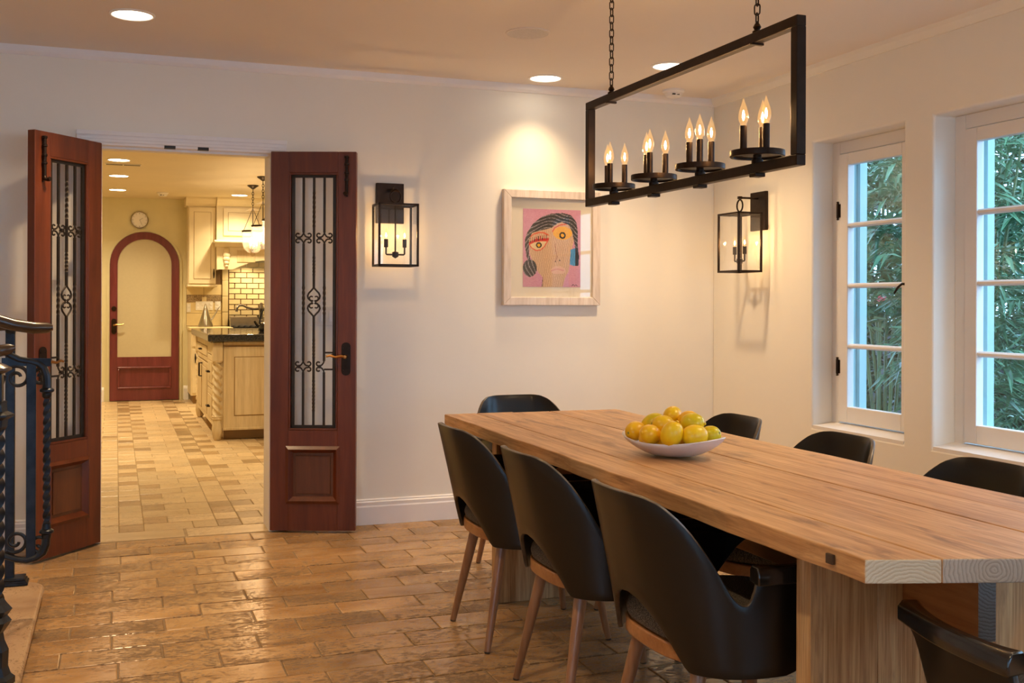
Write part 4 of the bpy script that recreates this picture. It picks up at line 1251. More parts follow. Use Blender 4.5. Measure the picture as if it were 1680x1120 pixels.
rl = thing('stair_railing', (-.39, 4.92, .055), 'black wrought iron stair railing with scrolls and twisted bars', 'railing')
ZS = .055
# rear post with shoe
MB().bar((-.412, 4.92, ZS + .02), (-.412, 4.92, 1.105), .036, .036).obj('post', M_RAIL, rl, bevel=0.003)
sh = MB()
for k, (w, h) in enumerate(((.052, .012), (.046, .010), (.040, .010))):
    z = ZS + .001 + k * .0105
    sh.box(-.392 - w, -.392 + w, 4.92 - .045, 4.92 + .045, z, z + h)
sh.obj('post_shoe', M_RAIL, rl, bevel=0.003)
# panel in front of it
PY = 4.42
def px(x_): return -.372 + (x_ - 0) * .00143   # panel width scale: image units kept as metres along x
zt_, zb_ = 1.010, .262
MB().bar((-.298, PY, zb_), (-.298, PY, zt_), .034, .016).obj('flat_bar', M_RAIL, rl, bevel=0.002)
tw = MB().twistbar((-.244, PY, .388), (-.244, PY, .868), .0195, 3.4, 120)
tw.obj('twisted_baluster', M_RAIL, rl, smooth=True, auto=50)
for z in (.900, .366):
    s_ = 1 if z > .5 else -1
    MB().lathe([(.012, -.030), (.017, -.022), (.017, -.010), (.026, -.004), (.026, .004), (.017, .010), (.014, .030)], (-.244, PY, z), 14).obj('baluster_collar', M_RAIL, rl, smooth=True)
# top and bottom rails with curled ends
MB().tube([(-.244, PY, .92), (-.246, PY, .955), (-.256, PY, .985), (-.275, PY, 1.002), (-.30, PY, 1.010), (-.34, PY, 1.018), (-.38, PY, 1.04), (-.42, PY, 1.066), (-.50, PY, 1.10), (-.7, PY, 1.16)], [.016, .016, .015, .013, .012, .012, .012, .012, .012, .012], 10).obj('upper_rail', M_RAIL, rl, smooth=True)
MB().tube([(-.244, PY, .350), (-.246, PY, .318), (-.258, PY, .288), (-.28, PY, .270), (-.31, PY, .262), (-.345, PY, .268), (-.40, PY, .290), (-.48, PY, .33), (-.7, PY, .40)], [.015, .016, .017, .014, .012, .012, .012, .012, .012], 10).obj('lower_rail', M_RAIL, rl, smooth=True)
MB().bar((-.23, PY, 1.006), (-.40, PY, 1.010), .008, .030).obj('rail_strap', M_RAIL, rl)
for cx_, cz, r_, sx in ((-.347, .950, .046, 1), (-.265, .950, .034, -1), (-.350, .336, .044, 1), (-.266, .322, .036, -1)):
    up = 1 if cz > .6 else -1
    p2 = spiral((0, 0), r_, r_ * .26, PI * .75, -PI * 1.9, 34)
    MB().tube([(cx_ + sx * a, PY, cz + up * b) for a, b in p2], [.0068] * 30 + [.0066, .0064, .0062, .006, .006], 8).obj('scroll', M_RAIL, rl, smooth=True)
MB().tube([(-.392, PY + .0, .96), (-.400, PY, .93), (-.43, PY, .90), (-.5, PY, .89)], .0095, 8).obj('scroll_tail', M_RAIL, rl, smooth=True)
# wooden handrails ending in view
def handrail(pts, nm='handrail', r=.024):
    MB().tube(pts, [r] * (len(pts) - 2) + [r * .9, r * .45], 12).xf(lambda q: Vector((q.x, q.y, q.z))).obj(nm, M_HANDR, rl, smooth=True)
handrail([(-.95, 4.6, 1.36), (-.62, 4.62, 1.235), (-.46, 4.64, 1.170), (-.38, 4.66, 1.143), (-.31, 4.68, 1.131), (-.258, 4.70, 1.130), (-.238, 4.70, 1.131)])
handrail([(-.9, 4.90, 1.135), (-.46, 4.91, 1.132), (-.38, 4.915, 1.135), (-.345, 4.92, 1.14)], 'handrail', .020)
handrail([(-.8, 4.30, 1.06), (-.48, 4.32, 1.052), (-.40, 4.33, 1.055), (-.365, 4.335, 1.062), (-.35, 4.34, 1.066)], 'handrail', .022)
MB().lathe([(.018, 0), (.020, .02), (.026, .03), (.028, .035)], (-.412, 4.92, 1.09), 12).obj('post_cap', M_RAIL, rl, smooth=True)

# near newel post, cut by the left edge of the picture
nw = thing('newel_post', (-.360, 3.66, .056), 'thick twisted iron newel post cut by the left edge', 'newel post')
NX, NY = -.360, 3.66
MB().lathe([(.001, .056), (.070, .056), (.070, .075), (.058, .085), (.050, .11), (.052, .16), (.040, .19), (.036, .215)], (NX, NY, 0), 8).obj('foot', M_RAIL, nw)
MB().lathe([(.034, .21), (.052, .235), (.060, .25), (.048, .265), (.062, .285), (.046, .305), (.036, .32)], (NX, NY, 0), 8).obj('lower_collar', M_RAIL, nw)
MB().twistbar((NX, NY, .31), (NX, NY, .845), .056, 3.0, 120)  .obj('twisted_shaft', M_RAIL, nw, smooth=True, auto=50)
MB().lathe([(.036, .835), (.046, .85), (.048, .872), (.066, .882), (.066, .888), (.046, .898), (.044, .92), (.046, .928)], (NX, NY, 0), 8).obj('upper_collar', M_RAIL, nw)
MB().bar((NX, NY, .925), (NX, NY, 1.015), .066, .066).obj('block', M_RAIL, nw, bevel=0.006)
MB().lathe([(.001, 1.015), (.040, 1.015), (.058, 1.025), (.058, 1.032), (.040, 1.042), (.018, 1.050), (.018, 1.062), (.024, 1.072), (.014, 1.090), (.001, 1.096)], (NX, NY, 0), 16).obj('cap', M_HANDR, nw, smooth=True)

# ------------------------------------------------------------------ kitchen: arched door and clock
AX, AR, ASP = .3355, .4055, 1.687
d3 = thing('door_3', (AX, KY, 0), 'cherry red arched door with a frosted panel at the kitchen end', 'door', kind='structure')
def arch_pts(r, z0, n=22):
    return [(AX + r * math.cos(PI * k / n), ASP + r * math.sin(PI * k / n)) for k in range(n + 1)]
def arch_band(ro, ri, z0, ya, yb):
    o_ = [(AX + ro, z0)] + arch_pts(ro, z0) + [(AX - ro, z0)]
    i_ = [(AX + ri, z0)] + arch_pts(ri, z0) + [(AX - ri, z0)]
    n = len(o_); vs = []; fs = []
    for y in (ya, yb):
        vs += [(x, y, z) for x, z in o_] + [(x, y, z) for x, z in i_]
    for k in range(n - 1):
        fs += [(k, k+1, n+k+1, n+k), (2*n+k, 2*n+k+1, 3*n+k+1, 3*n+k), (k, k+1, 2*n+k+1, 2*n+k), (n+k, n+k+1, 3*n+k+1, 3*n+k)]
    fs += [(0, n, 3*n, 2*n), (n-1, 2*n-1, 4*n-1, 3*n-1)]
    return MB().add(vs, fs)
yd = KY - .012
arch_band(AR, AR - .088, 0.008, yd - .03, yd).obj('arched_frame', M_CHERRY, d3)
MB().prism([(AX + .317, .54)] + arch_pts(.317, 0) + [(AX - .317, .54)], yd - .014, yd - .004, lambda a, b, c: (a, c, b)).obj('frosted_pane', M_FROST, d3)
MB().box(AX - .3175, AX + .3175, yd - .029, yd, .425, .545).obj('lock_rail', M_CHERRY, d3)
MB().box(AX - .3175, AX + .3175, yd - .029, yd, .008, .150).obj('bottom_rail', M_CHERRY, d3)
MB().box(AX - .3175, AX + .3175, yd - .012, yd, .150, .425).obj('panel', M_CHERRY, d3)
mb = MB()
for a in ((AX - .317, AX + .317, .150, .175), (AX - .317, AX + .317, .400, .425), (AX - .317, AX - .290, .175, .400), (AX + .290, AX + .317, .175, .400)):
    mb.box(a[0], a[1], yd - .040, yd - .012, a[2], a[3])
mb.obj('panel_moulding', M_CHERRY, d3, bevel=0.008)
arch_band(AR + .035, AR + .004, 0, KY - .020, KY).obj('arch_casing', M_KWALL, d3)
MB().lathe([(.001, 0), (.030, 0), (.030, -.012), (.001, -.014)], (-.022, yd - .030, 1.142), 14, 'y').obj('deadbolt', M_IRON, d3, smooth=True)
po = [(-.022 + .030 * math.cos(PI * k / 8), .99 + .03 * math.sin(PI * k / 8)) for k in range(9)] + [(-.022 - .030 * math.cos(PI * k / 8), .86 - .03 * math.sin(PI * k / 8)) for k in range(9)]
MB().prism(po, yd - .040, yd - .030, lambda a, b, c: (a, c, b)).obj('handle_plate', M_IRON, d3)
MB().tube([(-.022, yd - .04, .94), (-.022, yd - .085, .94), (.01, yd - .09, .948), (.06, yd - .085, .945), (.09, yd - .08, .955)], [.012, .011, .010, .009, .008], 8).obj('lever', M_BRASS, d3, smooth=True)

ck = thing('wall_clock', (.272, KY, 2.135), 'round silver wall clock above the arched kitchen door', 'clock')
MB().lathe([(.095, 0), (.107, -.004), (.107, -.022), (.100, -.028), (.094, -.022), (.094, 0)], (.272, KY, 2.242), 32, 'y', ring=True).obj('rim', M_STEEL, ck, smooth=True)
MB().lathe([(.001, -.008), (.096, -.008), (.096, -.012), (.001, -.012)], (.272, KY, 2.242), 32, 'y').obj('dial', plain('clock_dial', (0.90, 0.88, 0.88), 0.4, var=0.01), ck, smooth=True)
for k in range(12):
    a = PI / 6 * k
    x, z = .272 + .080 * math.sin(a), 2.242 + .080 * math.cos(a)
    MB().bar((x - .008 * math.sin(a), KY - .0135, z - .008 * math.cos(a)), (x + .008 * math.sin(a), KY - .0135, z + .008 * math.cos(a)), .004, .002).obj('hour_mark', M_BLACKP, ck)
MB().bar((.272, KY - .015, 2.242), (.312, KY - .015, 2.268), .005, .002).obj('hand', M_BLACKP, ck)
MB().bar((.272, KY - .016, 2.242), (.300, KY - .016, 2.185), .004, .002).obj('hand', M_BLACKP, ck)

# ------------------------------------------------------------------ kitchen cabinetry at the end wall
def cab_door(parent, x0, x1, z0, z1, y, mat=M_CREAM, pull=None, nm='door'):
    dr = MB().box(x0, x1, y - .020, y, z0, z1).obj(nm, mat, parent, bevel=0.003)
    w = .055
    MB().box(x0 + w, x1 - w, y - .0215, y - .019, z0 + w, z1 - w).obj('glaze_line', M_GLAZE, dr)
    MB().box(x0 + w + .004, x1 - w - .004, y - .026, y - .019, z0 + w + .004, z1 - w - .004).obj('panel', mat, dr, bevel=0.003)
    if pull:
        MB().tube([(pull[0], y - .02, pull[1]), (pull[0], y - .04, pull[1] + .004), (pull[0], y - .045, pull[1] + .05), (pull[0], y - .04, pull[1] + .096), (pull[0], y - .02, pull[1] + .10)], [.007, .006, .011, .006, .007], 8).obj('pull', M_IRON, dr, smooth=True)
    return dr
uc = thing('wall_cabinet', (1.0, 13.75, 1.42), 'tall cream upper cabinet left of the range hood', 'cabinet')
MB().box(.830, 1.160, 13.75, KY, 1.44, 2.41).obj('carcass', M_CREAM, uc)
cab_door(uc, .840, 1.156, 1.455, 2.395, 13.75, pull=(1.135, 1.53))
MB().prism([(13.74, 2.41), (13.70, 2.44), (13.66, 2.49), (13.65, C), (KY, C), (KY, 2.41)], .80, 1.158, lambda a, b, c: (c, a, b)).obj('crown_moulding', M_CREAM, uc)
MB().box(.822, 1.180, 13.735, KY, 1.415, 1.44).obj('light_rail', M_CREAM, uc, bevel=0.006)

hd = thing('range_hood', (1.75, 13.6, 1.63), 'cream mantel range hood with carved corbel and arched front', 'range hood')
MB().box(1.161, 2.34, 13.66, KY, 1.986, 2.41).obj('chimney_box', M_CREAM, hd)
cab_door(hd, 1.24, 1.72, 2.05, 2.39, 13.66, nm='chimney_panel'); cab_door(hd, 1.78, 2.27, 2.05, 2.39, 13.66, nm='chimney_panel')
MB().prism([(13.65, 2.41), (13.61, 2.44), (13.57, 2.49), (13.56, C), (KY, C), (KY, 2.41)], 1.160, 2.36, lambda a, b, c: (c, a, b)).obj('crown_moulding', M_CREAM, hd)
MB().box(1.12, 2.40, 13.50, KY, 1.955, 1.985).obj('mantel_shelf', M_CREAM, hd, bevel=0.008)
MB().prism([(13.53, 1.955), (13.56, 1.91), (13.60, 1.90), (KY, 1.90), (KY, 1.955)], 1.14, 2.38, lambda a, b, c: (c, a, b)).obj('shelf_moulding', M_CREAM, hd)
po = [(1.16, 1.63), (1.35, 1.63)] + [(1.35 + .82 * k / 16, 1.63 + .12 * math.sin(PI * k / 16)) for k in range(1, 16)] + [(2.17, 1.63), (2.36, 1.63), (2.36, 1.90), (1.16, 1.90)]
MB().prism(po, 13.60, 13.66, lambda a, b, c: (a, c, b)).obj('arched_apron', M_CREAM, hd)
for x in (1.16, 2.32):
    MB().box(x, x + .04, 13.66, KY, 1.63, 1.90).obj('side_panel', M_CREAM, hd)
MB().box(1.40, 1.62, 13.594, 13.60, 1.72, 1.87).obj('apron_panel', M_ANTQ, hd, bevel=0.003)
for x in (1.275,):
    mb = MB()
    for k, (dz, r_) in enumerate(((.20, .040), (.15, .050), (.10, .044), (.05, .034), (.01, .022))):
        mb.lathe([(r_, 0), (r_ * .9, -.012), (r_ * .55, -.022), (.002, -.026)], (x, 13.60, 1.66 + dz), 12, 'y')
    mb.obj('carved_corbel', M_CREAM, hd, smooth=True)

for x in (1.55, 1.95):  # unseen hood lamps added to brighten the backsplash
    MB().lathe([(.001, 0), (.035, 0), (.035, -.006), (.001, -.008)], (x, 13.85, 1.80), 16).obj('added_lamp_lens', M_KLENS, hd, smooth=True)
    lamp_light('lamp', 'SPOT', (x, 13.85, 1.78), 16.0, KITC, hd, spot_size=math.radians(140), spot_blend=0.8, shadow_soft_size=0.03)
MB().box(1.20, 2.32, 13.66, KY, 1.802, 1.82).obj('hood_liner', M_STEEL, hd)
# backsplash: cream slabs, mosaic band, pilaster and brick tiles
bs = thing('wall_tiling', (1.3, KY, .92), 'cream kitchen backsplash with mosaic band and brick tiles', 'wall tiling', kind='structure')
MB().box(.832, 2.40, KY - .006, KY, .92, 1.66).obj('grout_bed', M_SPLGR, bs)
for (x0, x1) in ((.834, 1.04), (1.043, 1.262)):
    for z0, z1 in ((.925, 1.085), (1.088, 1.222), (1.318, 1.45)):
        MB().box(x0, x1, KY - .012, KY - .006, z0, z1).obj('tile', M_SPLASH, bs, bevel=0.002)
MB().box(.834, 1.262, KY - .011, KY - .006, 1.224, 1.316).obj('mosaic_band', M_MOSAIC, bs)
MB().box(1.02, 1.075, KY - .014, KY - .011, 1.235, 1.29).obj('inset_tile', M_SPLASH, bs, bevel=0.002)
for z0, z1 in ((.925, 1.10), (1.103, 1.30), (1.303, 1.50), (1.503, 1.66)):
    MB().box(1.268, 1.340, KY - .026, KY - .006, z0, z1).obj('pilaster_tile', M_SPLASH, bs, bevel=0.004)
tw_, th_ = .150, .068
brick = MB().box(-.0685, .0685, -.010, 0, -.0285, .0285).mesh('brick_tile'); brick.materials.append(M_SPLASH)
half = MB().box(-.030, .030, -.010, 0, -.0285, .0285).mesh('brick_tile_half'); half.materials.append(M_SPLASH)
z = .96; r_ = 0
while z < 1.74:
    x = 1.350 + (tw_ / 2 if r_ % 2 else 0)
    if r_ % 2:
        o = bpy.data.objects.new('brick_tile', half); COL.objects.link(o); o.parent = bs; o.location = Vector((1.386, KY - .006, z)) - WP[bs]
        x = 1.425
    while x < 2.30:
        o = bpy.data.objects.new('brick_tile', brick); COL.objects.link(o); o.parent = bs; o.location = Vector((x + .073, KY - .006, z)) - WP[bs]
        x += tw_
    z += th_; r_ += 1
def outlet(x0, x1, z0, z1, lab, n, nm='outlet_plate'):
    t = thing(nm, ((x0 + x1) / 2, KY - .012, z0), lab, 'outlet')
    MB().box(x0, x1, KY - .018, KY - .012, z0, z1).obj('plate', M_PLATE, t, bevel=0.002)
    for k in range(n):
        x = x0 + (x1 - x0) * (k + .5) / n
        MB().lathe([(.001, 0), (.013, 0), (.013, -.004), (.001, -.005)], (x, KY - .018, (z0 + z1) / 2 + .022), 10, 'y').obj('socket', M_WHITE, t)
        MB().lathe([(.001, 0), (.013, 0), (.013, -.004), (.001, -.005)], (x, KY - .018, (z0 + z1) / 2 - .022), 10, 'y').obj('socket', M_WHITE, t)
outlet(.945, 1.155, 1.125, 1.235, 'wide ivory outlet plate on the kitchen backsplash', 4)
outlet(1.180, 1.250, 1.125, 1.235, 'narrow ivory outlet plate beside the wide one', 1)
outlet(.838, .884, 1.10, 1.21, 'white switch plate at the left end of the backsplash', 1, 'switch_plate')

bc = thing('base_cabinet', (1.09, 13.45, 0), 'cream base cabinet with tiled top below the upper cabinet', 'cabinet')
MB().box(.850, 1.33, 13.46, KY - .002, .10, .885).obj('carcass', M_CREAM, bc)
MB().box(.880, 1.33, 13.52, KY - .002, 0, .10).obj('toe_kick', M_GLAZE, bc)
cab_door(bc, .862, 1.32, .13, .66, 13.46, pull=(.90, .50)); cab_door(bc, .862, 1.32, .69, .865, 13.46, nm='drawer')
MB().tube([(1.05, 13.44, .78), (1.05, 13.41, .78), (1.13, 13.41, .78), (1.13, 13.44, .78)], .006, 8).obj('drawer_pull', M_IRON, bc, smooth=True)
MB().box(.830, 1.34, 13.42, KY - .012, .885, .920).obj('counter', M_SPLASH, bc, bevel=0.006)

rg = thing('kitchen_range', (1.85, 13.45, 0), 'stainless steel range under the hood', 'range')
MB().box(1.350, 2.26, 13.46, KY - .016, .02, .90).obj('body', M_STEEL, rg, bevel=0.004)
MB().box(1.350, 2.26, 13.95, KY - .016, .90, 1.045).obj('backguard', M_STEEL, rg, bevel=0.01)
for k in range(3):
    x0 = 1.37 + k * .295
    mb = MB()
    for q in range(4): mb.box(x0 + .03 + q * .07, x0 + .045 + q * .07, 13.50, 13.93, .91, .935)
    mb.box(x0, x0 + .28, 13.50, 13.52, .90, .925).box(x0, x0 + .28, 13.91, 13.93, .90, .925)
    mb.obj('grate', M_BLACKP, rg)
for k in range(6):
    MB().lathe([(.024, 0), (.024, -.03), (.018, -.035), (.001, -.036)], (1.42 + k * .15, 13.46, .82), 12, 'y').obj('knob', M_BLACKP, rg, smooth=True)
MB().tube([(1.40, 13.46, .70), (1.40, 13.41, .70), (2.20, 13.41, .70), (2.20, 13.46, .70)], .012, 8).obj('oven_handle', M_STEEL, rg, smooth=True)

ct = thing('oil_cruet', (1.034, 13.66, .920), 'conical steel oil cruet with slim spout on the far counter', 'cruet')
MB().lathe([(.001, .9205), (.086, .9205), (.087, .94), (.060, 1.03), (.030, 1.13), (.014, 1.18), (.010, 1.20), (.001, 1.205)], (1.034, 13.66, 0), 24).obj('body', M_STEEL, ct, smooth=True)
MB().tube([(1.10, 13.66, 1.00), (1.135, 13.66, 1.06), (1.185, 13.66, 1.15), (1.205, 13.66, 1.18)], [.012, .008, .006, .005], 8).obj('spout', M_STEEL, ct, smooth=True)

# ------------------------------------------------------------------ kitchen island
IX0, IX1, IY0, IY1 = .800, 2.30, 9.82, 11.98
isl = thing('kitchen_island', ((IX0 + IX1) / 2, IY0, 0), 'antique cream kitchen island with rope-turned corner post', 'island')
MB().box(IX0 + .035, IX1, IY0 + .035, IY1 - .05, .105, .875).obj('carcass', M_ANTQ, isl)
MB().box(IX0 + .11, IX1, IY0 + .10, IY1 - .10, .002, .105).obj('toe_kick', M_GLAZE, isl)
# end panel facing the doorway
ep = MB().box(IX0 + .100, IX1, IY0 + .012, IY0 + .036, .105, .835).obj('end_panel', M_ANTQ, isl, bevel=0.004)
MB().box(IX0 + .190, IX1 - .09, IY0 + .0105, IY0 + .013, .215, .745).obj('glaze_line', M_GLAZE, ep)
MB().box(IX0 + .198, IX1 - .098, IY0 + .004, IY0 + .014, .223, .737).obj('raised_panel', M_ANTQ, ep, bevel=0.004)
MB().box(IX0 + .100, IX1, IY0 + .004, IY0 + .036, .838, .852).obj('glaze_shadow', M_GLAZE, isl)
MB().box(IX0 + .098, IX1, IY0 - .004, IY0 + .036, .852, .878).obj('apron_moulding', M_ANTQ, isl, bevel=0.004)
MB().box(IX0 + .098, IX1, IY0 + .004, IY0 + .036, .090, .112).obj('base_moulding', M_ANTQ, isl, bevel=0.004)
# corner posts (rope turned) at both left corners
for yy in (IY0 + .048, IY1 - .06):
    cxp = IX0 + .049
    MB().prism([(cxp - .048, .70), (cxp + .048, .70), (cxp + .048, .878), (cxp - .048, .878)], yy - .048, yy + .048, lambda a, b, c: (a, c, b)).obj('post_block', M_ANTQ, isl, bevel=0.012)
    vs = []; fs = []; n, m = 24, 90
    for i in range(m + 1):
        z = .215 + .475 * i / m
        for k in range(n):
            a = 2 * PI * k / n
            r_ = .036 + .0095 * math.cos(3 * (a + 2 * PI * 2.3 * i / m))
            vs.append((cxp + r_ * math.cos(a), yy + r_ * math.sin(a), z))
    for i in range(m):
        for k in range(n): fs.append((i*n+k, i*n+(k+1) % n, (i+1)*n+(k+1) % n, (i+1)*n+k))
    MB().add(vs, fs).obj('rope_column', M_ANTQ, isl, smooth=True)
    for z in (.700, .212, .195): MB().lathe([(.040, -.010), (.047, -.005), (.047, .005), (.040, .010)], (cxp, yy, z), 18).obj('post_ring', M_ANTQ, isl, smooth=True)
    MB().lathe([(.001, .001), (.024, .001), (.036, .02), (.046, .07), (.047, .11), (.040, .15), (.036, .188), (.001, .19)], (cxp, yy, 0), 20).obj('bun_foot', M_ANTQ, isl, smooth=True)
# drawers and doors on the left face (x = IX0+.035)
xf_ = IX0 + .035
def left_front(y0, y1, z0, z1, nm, pull='bar'):
    dr = MB().box(xf_ - .020, xf_, y0, y1, z0, z1).obj(nm, M_ANTQ, isl, bevel=0.003)
    w = .045
    if z1 - z0 > .14:
        MB().box(xf_ - .0215, xf_ - .018, y0 + w, y1 - w, z0 + w, z1 - w).obj('glaze_line', M_GLAZE, dr)
        MB().box(xf_ - .026, xf_ - .018, y0 + w + .006, y1 - w - .006, z0 + w + .006, z1 - w - .006).obj('panel', M_ANTQ, dr, bevel=0.003)
    yc = (y0 + y1) / 2
    if pull == 'bar':
        MB().tube([(xf_ - .02, yc - .05, (z0 + z1) / 2), (xf_ - .05, yc - .05, (z0 + z1) / 2), (xf_ - .052, yc + .05, (z0 + z1) / 2), (xf_ - .02, yc + .05, (z0 + z1) / 2)], .0075, 8).obj('pull', M_IRON, dr, smooth=True)
    elif pull is not None:
        yp = y0 + .03 if pull == 'lo' else y1 - .03
        MB().tube([(xf_ - .02, yp, z1 - .16), (xf_ - .05, yp, z1 - .16), (xf_ - .05, yp, z1 - .03), (xf_ - .02, yp, z1 - .03)], .0065, 8).obj('pull', M_IRON, dr, smooth=True)
ya, yb, yc_ = IY0 + .11, IY0 + .66, IY1 - .12
left_front(ya, yb, .755, .860, 'drawer', None); left_front(ya, yb, .445, .745, 'drawer'); left_front(ya, yb, .125, .435, 'drawer')
left_front(yb + .03, yc_, .665, .860, 'drawer')
ym = (yb + .03 + yc_) / 2
left_front(yb + .03, ym - .003, .125, .650, 'door', 'hi'); left_front(ym + .003, yc_, .125, .650, 'door', 'lo')
MB().box(IX0 - .040, IX1 + .05, IY0 - .045, IY1 + .03, .880, .945).obj('granite_top', M_GRANITE, isl, bevel=0.014, seg=4)

fc = thing('faucet', (1.372, 11.0, .945), 'pewter bridge faucet on the island', 'faucet')
MB().lathe([(.001, .946), (.034, .946), (.034, .955), (.022, .965), (.018, 1.02), (.026, 1.03), (.026, 1.05), (.018, 1.06), (.020, 1.14), (.030, 1.16), (.030, 1.175), (.016, 1.20), (.016, 1.215), (.008, 1.225), (.001, 1.228)], (1.372, 11.0, 0), 18).obj('column', M_PEWTER, fc, smooth=True)
MB().tube([(1.372, 11.0, 1.168), (1.30, 11.0, 1.163), (1.24, 11.0, 1.175), (1.19, 11.0, 1.198), (1.155, 11.0, 1.196), (1.135, 11.0, 1.172), (1.130, 11.0, 1.135)], [.012, .012, .011, .011, .011, .012, .014], 10).obj('spout', M_PEWTER, fc, smooth=True)
MB().tube([(1.372, 11.0, 1.06), (1.345, 10.98, 1.07), (1.33, 10.97, 1.10)], [.007, .006, .008], 8).obj('lever', M_PEWTER, fc, smooth=True)

kt = thing('kettle', (1.385, 10.55, .945), 'glossy black kettle on the island beside the door', 'kettle')
MB().lathe([(.001, .946), (.085, .946), (.098, .965), (.098, 1.0), (.080, 1.03), (.040, 1.045), (.001, 1.048)], (1.385, 10.55, 0), 24).obj('body', M_KETTLE, kt, smooth=True)
MB().lathe([(.001, 0), (.030, 0), (.028, .008), (.010, .012), (.012, .026), (.001, .030)], (1.385, 10.55, 1.046), 14).obj('lid', M_STEEL, kt, smooth=True)
MB().tube([(1.385 + .085 * math.cos(a), 10.55, 1.02 + .165 * math.sin(a)) for a in [PI * k / 14 for k in range(15)]], .007, 8).obj('handle', M_BLACKP, kt, smooth=True)
MB().tube([(1.30, 10.55, .99), (1.27, 10.55, 1.02), (1.252, 10.55, 1.05)], [.016, .012, .009], 10).obj('spout', M_KETTLE, kt, smooth=True)

# ------------------------------------------------------------------ bell-jar pendants over the island
M_RIB = plain('dark_bronze_band', (0.05, 0.04, 0.03), 0.4, 0.8)
def pendant(y, lab):
    x = 1.41
    t = thing('pendant_lantern', (x, y, 1.735), lab, 'pendant light', 'bell jar pendants over the island')
    MB().lathe([(.001, C), (.062, C), (.060, C - .010), (.030, C - .030), (.010, C - .045), (.001, C - .046)], (x, y, 0), 20).obj('canopy', M_RIB, t, smooth=True)
    z = C - .050; k = 0
    while z > 2.27:
        p_ = [(x + .010 * math.cos(a) * (1 if k % 2 else 0), y + .010 * math.cos(a) * (0 if k % 2 else 1), z - .014 + .018 * math.sin(a)) for a in [2 * PI * q / 12 for q in range(12)]]
        MB().tube(p_, .003, 6, closed=True).obj('chain_link', M_RIB, t, smooth=True); z -= .028; k += 1
    MB().lathe([(.004, 2.275), (.012, 2.268), (.060, 2.240), (.078, 2.228), (.076, 2.226), (.058, 2.236), (.010, 2.262), (.004, 2.268)], (x, y, 0), 24, ring=True).obj('smoke_bell', M_JAR, t, smooth=True)
    MB().tube([(x, y, 2.27), (x, y, 1.86)], .0045, 8).obj('stem', M_RIB, t)
    for q in range(3):
        a = q * 2 * PI / 3 + .4
        MB().tube([(x, y, 2.262), (x + .114 * math.cos(a), y + .114 * math.sin(a), 2.016)], .003, 6).obj('hanging_chain', M_RIB, t)
    MB().lathe([(.112, 1.996), (.119, 1.996), (.119, 2.016), (.112, 2.016)], (x, y, 0), 32, ring=True).obj('rim_band', M_RIB, t, smooth=True)
    MB().lathe([(.113, 2.010), (.113, 1.93), (.108, 1.87), (.090, 1.815), (.055, 1.780), (.018, 1.768), (.018, 1.765), (.057, 1.777), (.093, 1.813), (.111, 1.869), (.116, 1.93), (.116, 2.010)], (x, y, 0), 28, ring=True).obj('bell_jar', M_JAR, t, smooth=True, auto=70)
    MB().lathe([(.001, 1.770), (.022, 1.768), (.030, 1.755), (.016, 1.742), (.010, 1.732), (.001, 1.728)], (x, y, 0), 16).obj('finial', M_JAR, t, smooth=True)
    MB().lathe([(.001, 1.835), (.018, 1.83), (.030, 1.815), (.016, 1.795), (.020, 1.78), (.001, 1.772)], (x, y, 0), 8).obj('hub', M_RIB, t)
    for q in range(3):
        a = q * 2 * PI / 3
        bx_, by_ = x + .042 * math.cos(a), y + .042 * math.sin(a)
        ar = MB().tube([(x, y, 1.81), (x + .03 * math.cos(a), y + .03 * math.sin(a), 1.80), (bx_, by_, 1.825)], .005, 6).obj('arm', M_RIB, t, smooth=True)
        MB().lathe([(.009, 1.82), (.010, 1.85), (.001, 1.851)], (bx_, by_, 0), 10).obj('candle_sleeve', M_PLATE, ar, smooth=True)
        MB().lathe([(.004, 1.851), (.009, 1.866), (.008, 1.882), (.003, 1.905), (.0005, 1.915)], (bx_, by_, 0), 10).obj('bulb', M_FLAME, ar, smooth=True)
    lamp_light('lamp', 'POINT', (x, y, 1.94), 5.0, WARM2, t, shadow_soft_size=0.03)
pendant(12.057, 'farthest bell jar pendant over the island')
pendant(11.189, 'middle bell jar pendant over the island')
pendant(10.32, 'nearest bell jar pendant, mostly behind the right door')

# ------------------------------------------------------------------ garden outside the right wall
S(MB().box(WO, 16, -6, 18, -.35, -.25), 'ground', plain('dark_soil', (0.06, 0.05, 0.04), 0.9, var=0.5, scale=4), 'dark garden soil outside the windows', 'ground')
gw = thing('wall_garden', (8.6, 6, -.25), 'dark low garden wall behind the plants', 'wall', kind='structure')
MB().box(8.5, 8.7, -4, 17, -.25, .95).obj('wall_body', plain('dark_render', (0.10, 0.095, 0.10), 0.9, var=0.25, scale=3), gw)
MB().box(8.45, 8.75, -4, 17, .95, 1.02).obj('coping', plain('grey_coping', (0.22, 0.21, 0.22), 0.8), gw)

